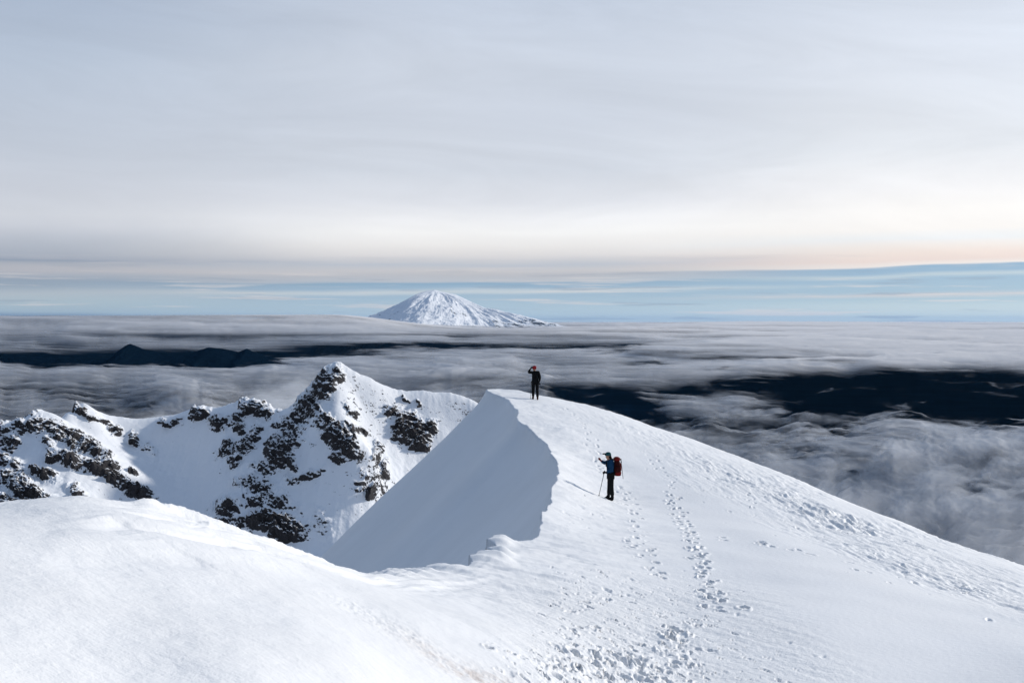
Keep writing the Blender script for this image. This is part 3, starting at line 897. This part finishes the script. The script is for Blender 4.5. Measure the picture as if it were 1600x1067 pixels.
def cloud_sea():
    ca = np.concatenate([np.linspace(-0.8, -0.39, 50, endpoint=False), np.linspace(-0.39, 0.39, 900), np.linspace(0.395, 0.8, 50)])
    q = np.concatenate([np.geomspace(0.75, 0.19, 50, endpoint=False), np.linspace(0.19, 0.0033, 560), np.linspace(0.0031, 0.0009, 40)])
    dd = np.geomspace(1200, 300000, 4000)
    D = np.sort(np.interp(-q, cloud_height(dd) / dd, dd))
    CAz, CD = np.meshgrid(ca, D)
    x = CD * np.tan(CAz); y = CD
    seed = 3.0
    # cloud forms grow with distance
    u = CAz * 5.6
    ly = np.log(D); kk = np.interp(ly, np.log([5000, 9000, 16000, 30000]), [1.7, 2.2, 3.4, 5.2])
    v = np.broadcast_to(np.concatenate([[0], np.cumsum(0.5 * (kk[1:] + kk[:-1]) * np.diff(ly))])[:, None] + 20.0, x.shape)
    wu = fbm(u * 1.1 + seed, v * 1.3, 4, 0.55); wv_ = fbm(u * 1.1 + seed + 31, v * 1.3 + 7, 4, 0.55)
    n1 = fbm(u * 0.55 + seed + 0.5 * wu, v * 0.9 + 0.6 * wv_, 4, 0.5)
    n2 = fbm(u * 1.4 + seed + 1.0 * wu, v * 1.7 + 1.2 * wv_ + 0.5 * u, 6, 0.48)
    n3 = fbm(u * 4.0 + seed + 1.0 * wu, v * 5.0 + 1.1 * wv_ + 1.4 * u, 5, 0.48)
    puff = fbm(u * 4.2 + seed + wu, v * 3.2 + wv_, 5, 0.5) * (1 - sstep(y, 9000, 24000))
    fade_r = 1 - sstep(CAz, -0.125, -0.005)
    bank = np.exp(-((np.log(y / 42000)) / 0.17) ** 2) * (0.25 + 0.75 * fade_r)
    gr_ = np.clip(y / 10000, 0.5, 2.2)
    amp = 95.0
    for i, (lift, dth) in enumerate(((0, 0.0), (55, 0.13), (110, 0.27), (175, 0.42))):
        n4 = fbm(u * 2.2 + 50 + 9 * i + 0.6 * wu, v * 3.0 + 0.8 * wv_ + 1.0 * u, 5, 0.50)
        z = cloud_height(y) + lift + amp * gr_ * (0.75 * n1 + 0.50 * n2 + 1.0 * puff + 0.03 * n3)
        z = z * (1 - bank) + bank * (20 + 165 * fade_r - 170 * (1 - fade_r) + 20 * n1 + lift * 0.15)
        cxp, cyp = project(x, y, z)
        below = np.clip((cyp - HOR) / 100, 0.03, 2.5)
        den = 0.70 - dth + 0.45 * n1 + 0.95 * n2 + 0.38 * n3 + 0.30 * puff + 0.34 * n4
        lit_tone = sstep(cxp, 500, 1450) * (1 - sstep(cyp, 530, 640)) + 0.35 * (1 - sstep(cyp, 512, 535)) + 0.9 * bank * sstep(cxp, 60, 500) + 0.35 * n2 + 0.30 * puff + 0.2 * n4 - 0.08  # brighter right and far: sunlight and deck shade painted in, plus cloud noise
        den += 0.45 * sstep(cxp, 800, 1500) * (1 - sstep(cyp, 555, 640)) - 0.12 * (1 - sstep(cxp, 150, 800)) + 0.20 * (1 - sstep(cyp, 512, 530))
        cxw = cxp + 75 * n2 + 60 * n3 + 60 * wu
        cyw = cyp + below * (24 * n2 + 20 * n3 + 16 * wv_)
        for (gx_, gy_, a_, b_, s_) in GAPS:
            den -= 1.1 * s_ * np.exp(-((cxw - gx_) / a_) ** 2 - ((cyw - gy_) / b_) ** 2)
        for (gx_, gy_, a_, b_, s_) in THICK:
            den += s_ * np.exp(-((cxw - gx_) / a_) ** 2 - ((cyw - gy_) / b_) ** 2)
        # stray wisps drifting over the clear gaps
        den = np.maximum(den, (0.62 * sstep(fbm(u * 4.5 + 20 + 1.5 * wu, v * 4.5 + 1.5 * wv_ + 2.0 * u, 5, 0.6), 0.12, 0.75)) * (i == 1) + 0.0 * (i == 3) * sstep(fbm(u * 3.5 + 71, v * 5.0 + wv_ + 2.0 * u, 5, 0.6), 0.1, 0.6))
        o = grid_mesh('clouds', x, y, z, {'cover': den, 'lit_tone': lit_tone}, M_CLOUD)
        tag(o, kind='stuff')


cloud_sea()

# ------------------------------------------------------------------ air
def box_mesh(name, x0, x1, y0, y1, z0, z1):
    me = bpy.data.meshes.new(name)
    v = [(x, y, z) for x in (x0, x1) for y in (y0, y1) for z in (z0, z1)]
    f = [(0, 1, 3, 2), (4, 6, 7, 5), (0, 4, 5, 1), (2, 3, 7, 6), (0, 2, 6, 4), (1, 5, 7, 3)]
    me.from_pydata(v, [], f)
    o = bpy.data.objects.new(name, me); C.objects.link(o)
    return o


haze = box_mesh('haze', -430000, 430000, -430000, 430000, -4200, 1500)
m_hz, t, b, out = material('air')
t.nt.nodes.remove(b)
pv = t.n('ShaderNodeVolumePrincipled')
pv.inputs['Color'].default_value = (0.12, 0.38, 0.78, 1)
pv.inputs['Density'].default_value = HAZE_D
pv.inputs['Anisotropy'].default_value = 0.2
t.put(out.inputs[1], pv.outputs[0])
haze.data.materials.append(m_hz)
tag(haze, kind='stuff')

# ------------------------------------------------------------------ wisp of mist rising behind the ridge
m_ms, t, b, out = material('mist')
t.nt.nodes.remove(b)
oc = t.n('ShaderNodeTexCoord').outputs['Object']
vl = t.n('ShaderNodeVectorMath', operation='LENGTH'); t.put(vl.inputs[0], oc)
nz = t.noise(oc, 2.1, 5, 0.6, 0.6)
dn = t.math('ADD', t.math('MULTIPLY', t.math('SUBTRACT', 1.0, vl.outputs['Value']), 1.3), t.math('MULTIPLY', t.math('SUBTRACT', nz, 0.56), 3.6))
dn = t.math('MULTIPLY', t.math('MULTIPLY', t.math('MAXIMUM', dn, 0.0), t.maprange(vl.outputs['Value'], 1.0, 0.75)), 0.016)
pv = t.n('ShaderNodeVolumePrincipled'); pv.inputs['Color'].default_value = (0.9, 0.92, 0.95, 1)
t.put(pv.inputs['Density'], dn); t.put(out.inputs[1], pv.outputs[0])
for (px_, py_, d_, sx_, sz_) in ((395, 640, 640, 30, 13), (455, 622, 660, 26, 15), (235, 668, 640, 36, 10)):
    c_ = at(px_, py_, d_)
    mo = box_mesh('mist', -1, 1, -1, 1, -1, 1)
    mo.location = c_; mo.scale = (sx_, 40, sz_)
    mo.data.materials.append(m_ms); tag(mo, kind='stuff')

#PEOPLE
# ------------------------------------------------------------------ the two climbers
import bmesh


def fabric(name, col, rough=0.85, var=0.35, scale=22.0):
    m, t, b, _ = material(name)
    oc = t.n('ShaderNodeTexCoord').outputs['Object']
    n = t.noise(oc, scale, 4, 0.6)
    t.put(b.inputs['Base Color'], t.mixc(t.maprange(n, 0.3, 0.7), tuple(c * (1 - var) for c in col), tuple(c * (1 + var) for c in col)))
    b.inputs['Roughness'].default_value = rough
    b.inputs['Specular IOR Level'].default_value = 0.15
    bp = t.n('ShaderNodeBump'); bp.inputs['Distance'].default_value = 0.012
    t.put(bp.inputs['Height'], t.noise(oc, 9.0, 3, 0.5, 0.8)); t.put(b.inputs['Normal'], bp.outputs[0])
    return m


F_BLACK = fabric('black_fabric', (0.005, 0.005, 0.006))
F_TROUS = fabric('dark_trousers', (0.004, 0.005, 0.006))
F_BLUE = fabric('blue_shell', (0.006, 0.040, 0.095))
F_TEAL = fabric('teal_knit', (0.012, 0.075, 0.085))
F_RED = fabric('red_nylon', (0.15, 0.010, 0.009))
F_REDHAT = fabric('red_knit', (0.30, 0.02, 0.025))
F_MAROON = fabric('dark_red_nylon', (0.035, 0.004, 0.004))
F_SKIN = fabric('skin', (0.45, 0.24, 0.16), 0.55, 0.06)
F_HAIR = fabric('dark_hair', (0.012, 0.008, 0.006))
F_BROWN = fabric('brown_leather', (0.06, 0.022, 0.014))
F_GREY = fabric('grey_metal', (0.10, 0.10, 0.11), 0.4)


def link_mesh(name, me, mat, parent=None):
    me.materials.clear(); me.materials.append(mat)
    o = bpy.data.objects.new(name, me)
    C.objects.link(o)
    if parent:
        o.parent = parent
    return o


def skin(name, chains, mat, parent, sub=2, squash=None):
    """chains: lists of (x,y,z,r); equal points are welded; grown with a skin modifier"""
    key = {}; V = []; Rr = []; Ed = []
    for ch in chains:
        prev = None
        for p in ch:
            k = tuple(round(c, 4) for c in p[:3])
            if k not in key:
                key[k] = len(V); V.append(p[:3]); Rr.append(p[3])
            i = key[k]
            if prev is not None and prev != i:
                Ed.append((prev, i))
            prev = i
    me = bpy.data.meshes.new(name)
    me.from_pydata(V, Ed, [])
    o = bpy.data.objects.new(name, me)
    C.objects.link(o)
    o.modifiers.new('skin', 'SKIN').use_smooth_shade = True
    sv = me.skin_vertices[0].data
    for i, r in enumerate(Rr):
        sv[i].radius = (r, r)
        sv[i].use_root = (i == 0)
    s = o.modifiers.new('sub', 'SUBSURF'); s.levels = sub; s.render_levels = sub
    dg = bpy.context.evaluated_depsgraph_get()
    ev = bpy.data.meshes.new_from_object(o.evaluated_get(dg), depsgraph=dg)
    bpy.data.objects.remove(o); bpy.data.meshes.remove(me)
    ev.name = name
    for p in ev.polygons:
        p.use_smooth = True
    return link_mesh(name, ev, mat, parent)


def loft(name, rings, mat, parent, n=24, power=2.6, smooth=True):
    """rings: (cx,cy,cz, rx,ry[,tilt]) super-ellipses stacked up, closed at both ends"""
    V = []; F = []
    for rg in rings:
        cx, cy, cz, rx, ry = rg[:5]
        for k in range(n):
            a = 2 * math.pi * k / n
            c, s = math.cos(a), math.sin(a)
            V.append((cx + rx * math.copysign(abs(c) ** (2 / power), c), cy + ry * math.copysign(abs(s) ** (2 / power), s), cz))
    m_ = len(rings)
    for j in range(m_ - 1):
        for k in range(n):
            F.append((j * n + k, j * n + (k + 1) % n, (j + 1) * n + (k + 1) % n, (j + 1) * n + k))
    F.append(tuple(range(n))[::-1]); F.append(tuple(range((m_ - 1) * n, m_ * n)))
    me = bpy.data.meshes.new(name)
    me.from_pydata(V, [], F)
    for p in me.polygons:
        p.use_smooth = smooth
    return link_mesh(name, me, mat, parent)


def tube(name, P, rad_, mat, parent, n=8):
    V = []; F = []
    P = [Vector(p) for p in P]
    for i, p in enumerate(P):
        d = (P[min(i + 1, len(P) - 1)] - P[max(i - 1, 0)]).normalized()
        a = d.orthogonal().normalized(); b = d.cross(a)
        r = rad_[i] if isinstance(rad_, (list, tuple)) else rad_
        for k in range(n):
            t_ = 2 * math.pi * k / n
            V.append(p + a * math.cos(t_) * r + b * math.sin(t_) * r)
    for j in range(len(P) - 1):
        for k in range(n):
            F.append((j * n + k, j * n + (k + 1) % n, (j + 1) * n + (k + 1) % n, (j + 1) * n + k))
    F.append(tuple(range(n))[::-1]); F.append(tuple(range((len(P) - 1) * n, len(P) * n)))
    me = bpy.data.meshes.new(name)
    me.from_pydata(V, [], F)
    for p in me.polygons:
        p.use_smooth = True
    return link_mesh(name, me, mat, parent)


def ball(name, c, r, mat, parent, seg=16):
    bm = bmesh.new()
    bmesh.ops.create_uvsphere(bm, u_segments=seg, v_segments=seg // 2, radius=1.0)
    for v in bm.verts:
        v.co = Vector((v.co.x * r[0] + c[0], v.co.y * r[1] + c[1], v.co.z * r[2] + c[2]))
    me = bpy.data.meshes.new(name); bm.to_mesh(me); bm.free()
    for p in me.polygons:
        p.use_smooth = True
    return link_mesh(name, me, mat, parent)


def hand(wrist, d, nrm, side, fr, curl=0.6, palm_r=0.024):
    """palm, five fingers and a thumb that leaves the side of the palm; curls toward nrm"""
    w_, d, n_, s_ = Vector(wrist), Vector(d).normalized(), Vector(nrm).normalized(), Vector(side).normalized()
    ch = []
    pc = w_ + d * 0.045
    ch.append([(*w_, palm_r * 0.95), (*pc, palm_r * 1.15)])
    for q, L in zip((-0.030, -0.010, 0.010, 0.029), (0.062, 0.074, 0.080, 0.072)):
        root = w_ + d * 0.092 + s_ * q
        c = [(*pc, palm_r * 1.15), (*root, fr * 1.15)]
        p = root; a_ = curl * 0.4
        for f_ in (0.45, 0.32, 0.23):
            dd_ = (d * math.cos(a_) + n_ * math.sin(a_)).normalized()
            p = p + dd_ * (L * f_)
            c.append((*p, fr * (1.0 if f_ > 0.3 else 0.85)))
            a_ += curl
        ch.append(c)
    t0 = w_ + d * 0.032 + s_ * 0.028
    t1 = t0 + (d * 0.6 + s_ * 0.6 + n_ * 0.5).normalized() * 0.036
    t2 = t1 + (d * 0.9 + s_ * 0.1 + n_ * 0.5).normalized() * 0.032
    ch.append([(*pc, palm_r * 1.15), (*t0, fr * 1.35), (*t1, fr * 1.15), (*t2, fr)])
    return ch


def arm(sh, el, wr, r0=0.052, r1=0.042, r2=0.028):
    s_, e_, w_ = Vector(sh), Vector(el), Vector(wr)
    return [(*s_, r0), (*s_.lerp(e_, .5), r0 * .95), (*e_, r1), (*e_.lerp(w_, .5), r1 * .95), (*w_, r2)]


def leg(hp, kn, an, toe, r=(0.082, 0.066, 0.052, 0.050, 0.036)):
    h_, k_, a_ = Vector(hp), Vector(kn), Vector(an)
    t_ = Vector(toe)
    return [(*h_, r[0]), (*h_.lerp(k_, .5), r[1]), (*k_, r[2]), (*k_.lerp(a_, .35), r[3]), (*a_, r[4]), (*(a_.lerp(t_, .5) - Vector((0, 0, .02))), 0.036), (*t_, 0.028)]


def person(label, J, look, mats, hood=False):
    """J: joint positions; look: unit vector the face points along"""
    root = bpy.data.objects.new('person', None)
    C.objects.link(root)
    tag(root, label, 'person', 'climbers on the snowy ridge')
    lk = Vector(look).normalized()
    pel, sp_, che, nek, hd = [Vector(J[k]) for k in ('pelvis', 'spine', 'chest', 'neck', 'head')]
    sideV = Vector((-lk.y, lk.x, 0)).normalized()
    ch = [[(*pel, .105), (*sp_, .10), (*che, .115), (*nek, .052), (*(hd - Vector((0, 0, .075)) + lk * .015), .062), (*hd, .086), (*(hd + Vector((0, 0, .06)) - lk * .01), .070)]]
    ch.append([(*(hd - Vector((0, 0, .075)) + lk * .015), .062), (*(hd - Vector((0, 0, .095)) + lk * .07), .022)])          # chin
    ch.append([(*hd, .086), (*(hd + lk * .098 - Vector((0, 0, .02))), .013)])                                                # nose
    for k in (0, 1):
        ch.append([(*che, .115)] + arm(*J['arm'][k]))
        ch.append([(*pel, .105)] + leg(*J['leg'][k]))
    hands = []
    for k in (0, 1):
        h_ = hand(J['arm'][k][2], *J['hand'][k], 0.0065, J['curl'][k], 0.020)
        hands.append(h_)
        h_ = [list(c) for c in h_]
        w_ = Vector(J['arm'][k][2])
        h_[0][0] = (*w_, .028)
        ch += h_
    body = skin('body', ch, F_SKIN, root, 2)
    for sgn in (1, -1):
        e = hd + lk * .082 + sideV * .032 * sgn + Vector((0, 0, .012))
        ball('eye', e, (.011, .011, .009), F_HAIR, root, 10)
        ball('ear', hd + sideV * .083 * sgn - Vector((0, 0, .01)), (.014, .012, .03), F_SKIN, root, 10)
    ball('mouth', hd + lk * .085 - Vector((0, 0, .055)), (.016, .016, .006), F_BROWN, root, 10)
    # clothes
    up = Vector((0, 0, 1))
    sideV0 = (Vector(J['arm'][1][0]) - Vector(J['arm'][0][0])); sideV0.z = 0; sideV0.normalize()
    jl = [[(*(pel - up * .06), .155), (*pel, .150), (*sp_, .140), (*che, .150), (*(nek - up * .05), .085), (*nek, .066)]]
    for sgn in (1, -1):
        o_ = sideV0 * sgn
        jl.append([(*che, .150), (*(che + o_ * .080), .138), (*(sp_ + o_ * .07), .118), (*(pel + o_ * .06 + up * .02), .122), (*(pel + o_ * .065 - up * .13), .130)])
    for k in (0, 1):
        s_, e_, w_ = [Vector(v) for v in J['arm'][k]]
        jl.append([(*che, .150), (*s_, .088), (*s_.lerp(e_, .5), .080), (*e_, .078), (*e_.lerp(w_, .55), .066), (*e_.lerp(w_, .97), .046)])
    jk = skin('jacket', jl, mats['jacket'], root, 2)
    tl = []
    for k in (0, 1):
        h_, k_, a_ = [Vector(v) for v in J['leg'][k][:3]]
        tl.append([(*pel, .13), (*h_, .118), (*h_.lerp(k_, .5), .104), (*k_, .088), (*k_.lerp(a_, .5), .082), (*(a_ + up * .05), .076)])
    skin('trousers', tl, mats['trousers'], root, 2)
    for k in (0, 1):
        a_, t_ = Vector(J['leg'][k][2]), Vector(J['leg'][k][3])
        dd_ = (t_ - a_); dd_.z = 0; dd_.normalize()
        sole = t_.z - .032
        skin('boot', [[(*(a_ + up * .12), .060), (*(a_ + up * .02), .058), (*Vector((a_.x, a_.y, sole + .055)), .058), (*(Vector((a_.x, a_.y, sole + .048)) + dd_ * .09), .052), (*(Vector((a_.x, a_.y, sole + .042)) + dd_ * .18), .044)],
                      [(*Vector((a_.x, a_.y, sole + .055)), .058), (*(Vector((a_.x, a_.y, sole + .045)) - dd_ * .05), .046)]], mats['boot'], root, 2)
    for k in (0, 1):
        gl = hand(J['arm'][k][2], *J['hand'][k], 0.0105, J['curl'][k], 0.033)
        w_ = Vector(J['arm'][k][2]); e_ = Vector(J['arm'][k][1])
        gl[0] = [(*(w_ + (e_ - w_).normalized() * .05), .046)] + gl[0]
        skin('glove', gl, mats['glove'][k], root, 2)
    return root, hd, lk, sideV


P1 = (Vector((0, 0, 0)))
# ---- nearer climber: seen from the side, facing left
J1 = dict(pelvis=(0.0, 0, .93), spine=(-.005, 0, 1.12), chest=(-.01, 0, 1.31), neck=(-.045, 0, 1.47), head=(-.095, 0, 1.60),
          arm=[((-.01, -.165, 1.40), (.035, -.23, 1.13), (-.17, -.20, 1.02)), ((-.02, .165, 1.40), (-.20, .19, 1.31), (-.335, .10, 1.41))],
          hand=[((-.9, .05, -.05), (0, .9, -.3), (0, .1, 1)), ((-.7, -.2, .7), (-.3, -.8, -.1), (.2, .1, .9))], curl=[1.25, 1.1],
          leg=[((.005, -.095, .90), (.02, -.11, .49), (.06, -.11, .10), (-.08, -.12, .035)), ((.0, .095, .90), (-.03, .11, .49), (-.06, .12, .115), (-.21, .14, .055))])
root1, hd, lk, sv_ = person('climber seen side on in blue jacket, teal hat and black trousers, one red glove raised', J1, (-1, 0, .12),
                            dict(jacket=F_BLUE, trousers=F_TROUS, boot=F_BLACK, glove=[F_BLACK, F_RED]))
loft('hat', [(hd.x + .005, 0, hd.z + .0, .110, .100), (hd.x + .005, 0, hd.z + .03, .116, .104), (hd.x + .005, 0, hd.z + .075, .106, .094), (hd.x + .01, 0, hd.z + .108, .078, .07), (hd.x + .01, 0, hd.z + .125, .035, .03)], F_TEAL, root1, power=2.0)
loft('visor', [(hd.x - .120, 0, hd.z + .040, .070, .066), (hd.x - .125, 0, hd.z + .058, .078, .070), (hd.x - .120, 0, hd.z + .080, .068, .064)], F_BLACK, root1, power=2.3)
skin('hair', [[(hd.x + .05, 0, hd.z, .078), (hd.x + .075, 0, hd.z - .07, .070), (hd.x + .095, 0, hd.z - .15, .055), (hd.x + .10, -.03, hd.z - .23, .035)]], F_HAIR, root1, 2)
skin('collar', [[(-.045, 0, 1.43, .085), (-.055, 0, 1.49, .078)]], F_BLACK, root1, 1)

# backpack worn by the nearer climber
bk = bpy.data.objects.new('backpack', None); C.objects.link(bk)
tag(bk, 'red and dark backpack worn by the climber in the blue jacket', 'backpack')
loft('pack_body', [(.235, 0, .90, .085, .12), (.235, 0, .93, .115, .145), (.24, 0, 1.05, .125, .155), (.235, 0, 1.25, .120, .155), (.225, 0, 1.40, .105, .145), (.215, 0, 1.44, .07, .11)], F_MAROON, bk)
loft('lid', [(.225, 0, 1.43, .110, .150), (.22, 0, 1.46, .128, .162), (.215, 0, 1.52, .115, .15), (.215, 0, 1.555, .06, .09)], F_RED, bk)
loft('pocket', [(.25, 0, .88, .09, .10), (.25, 0, .90, .118, .135), (.25, 0, .98, .132, .160), (.255, 0, 1.03, .125, .150)], F_RED, bk)
loft('front_pocket', [(.350, 0, 1.05, .02, .07), (.352, 0, 1.08, .035, .10), (.352, 0, 1.28, .032, .10), (.345, 0, 1.34, .015, .07)], F_RED, bk)
for sg in (-1, 1):
    tube('strap', [(.14, .10 * sg, 1.42), (.05, .13 * sg, 1.49), (-.06, .14 * sg, 1.46), (-.14, .125 * sg, 1.36), (-.15, .12 * sg, 1.22), (-.06, .15 * sg, 1.08), (.12, .13 * sg, 1.0)], .018, F_BLACK, bk)
    tube('hip_belt', [(.14, .13 * sg, 1.0), (.02, .165 * sg, .99), (-.10, .12 * sg, .98), (-.155, .01 * sg, .975)], .022, F_BLACK, bk)
    tube('side_strap', [(.12, .158 * sg, 1.22), (.24, .165 * sg, 1.23), (.35, .13 * sg, 1.22)], .009, F_BLACK, bk)


def pole(label, top, tip, basket=True):
    r_ = bpy.data.objects.new('trekking_pole', None); C.objects.link(r_)
    tag(r_, label, 'trekking pole', 'trekking poles')
    a_, b_ = Vector(top), Vector(tip)
    d = (b_ - a_).normalized()
    tube('shaft', [a_ + d * .10, a_.lerp(b_, .5), b_ - d * .04], [.0105, .010, .008], F_BLACK, r_)
    tube('grip', [a_, a_ + d * .02, a_ + d * .08, a_ + d * .15], [.016, .020, .015, .017], F_BLACK, r_, 10)
    tube('tip', [b_ - d * .05, b_], [.008, .004], F_GREY, r_)
    if basket:
        tube('basket', [b_ - d * .075, b_ - d * .07, b_ - d * .062], [.02, .042, .035], F_BLACK, r_, 12)
    return r_


# ---- farther climber: seen from behind, hand raised to the brow
J2 = dict(pelvis=(-.01, 0, .98), spine=(-.01, .01, 1.18), chest=(-.005, .015, 1.38), neck=(-.03, .03, 1.555), head=(-.055, .05, 1.70),
          arm=[((-.185, .02, 1.475), (-.37, .10, 1.46), (-.26, .14, 1.66)), ((.18, .0, 1.475), (.24, -.04, 1.21), (.215, -.02, .99))],
          hand=[((.55, -.1, .6), (.4, .2, .5), (-.3, .5, .5)), ((-.1, .05, -1), (-1, 0, -.1), (0, 1, 0))], curl=[.5, .6],
          leg=[((-.10, .0, .95), (-.115, .03, .52), (-.12, .03, .11), (-.17, .19, .04)), ((.09, 0, .95), (.10, -.02, .52), (.115, -.02, .10), (.12, .15, .035))])
root2, hd, lk, sv_ = person('climber in black seen from behind at the crest, red hat, hand raised to brow', J2, (-.75, .6, 0),
                            dict(jacket=F_BLACK, trousers=F_BLACK, boot=F_BROWN, glove=[F_BLACK, F_BLACK]))
loft('hat', [(hd.x + .01, hd.y - .01, hd.z - .045, .100, .102), (hd.x + .01, hd.y - .01, hd.z + .03, .106, .106), (hd.x + .01, hd.y - .01, hd.z + .08, .104, .104), (hd.x + .01, hd.y - .01, hd.z + .115, .078, .078), (hd.x + .01, hd.y - .01, hd.z + .132, .035, .035)], F_REDHAT, root2, power=2.0)
loft('goggles', [(hd.x - .075, hd.y + .06, hd.z - .015, .055, .06), (hd.x - .078, hd.y + .062, hd.z + .01, .066, .07), (hd.x - .078, hd.y + .062, hd.z + .035, .062, .066), (hd.x - .075, hd.y + .06, hd.z + .055, .045, .05)], F_BLACK, root2, power=2.2)
skin('collar', [[(-.03, .02, 1.50, .095), (-.035, .03, 1.575, .082)]], F_BLACK, root2, 1)
skin('pocket', [[(.03, -.13, .93, .05), (.10, -.10, .92, .045)]], F_BLACK, root2, 1)
pch = skin('hip_pouch', [[(.235, -.03, .90, .05), (.240, -.03, .84, .05), (.235, -.03, .80, .035)]], F_BLACK, None, 1)
tag(pch, 'small black pouch hanging at the right hip of the climber in black', 'pouch')


def place(objs, px, py, dd0=30.0, scale=1.0):
    gx_, gy_ = ray_ground(px, py, dd0, 95.0)
    z_ = ground_z(gx_, gy_)
    return gx_, gy_, z_


g1 = place(None, 954, 781)
g2 = place(None, 836.5, 622.5)
for o in (root1, bk):
    o.location = (g1[0], g1[1], g1[2] - .03); o.scale = (0.99,) * 3
for o in (root2, pch):
    o.location = (g2[0], g2[1], g2[2] - .03); o.scale = (0.99,) * 3


def world_of(g, p):
    return Vector((g[0] + p[0] * .99, g[1] + p[1] * .99, g[2] - .03 + p[2] * .99))


def pole_to_ground(label, g, top, tipxy, sink=.04):
    tx, ty = g[0] + tipxy[0], g[1] + tipxy[1]
    tp_ = Vector((tx, ty, ground_z(tx, ty) - sink))
    t_ = world_of(g, top)
    r_ = pole(label, t_ - t_, tp_ - t_)
    r_.location = t_
    return r_


pole_to_ground('slanted pole planted in the snow by the climber in the blue jacket', g1, (-.225, -.185, 1.08), (-.43, -.15))
sp = pole('pole strapped upright to the back of the red backpack', (0, 0, 0), (.085, 0, -.72), False)
sp.location = world_of(g1, (.355, -.10, 1.50))
pole_to_ground('upright pole planted left of the boots of the climber in black', g2, (-.215, -.06, 1.0), (-.26, -.08))
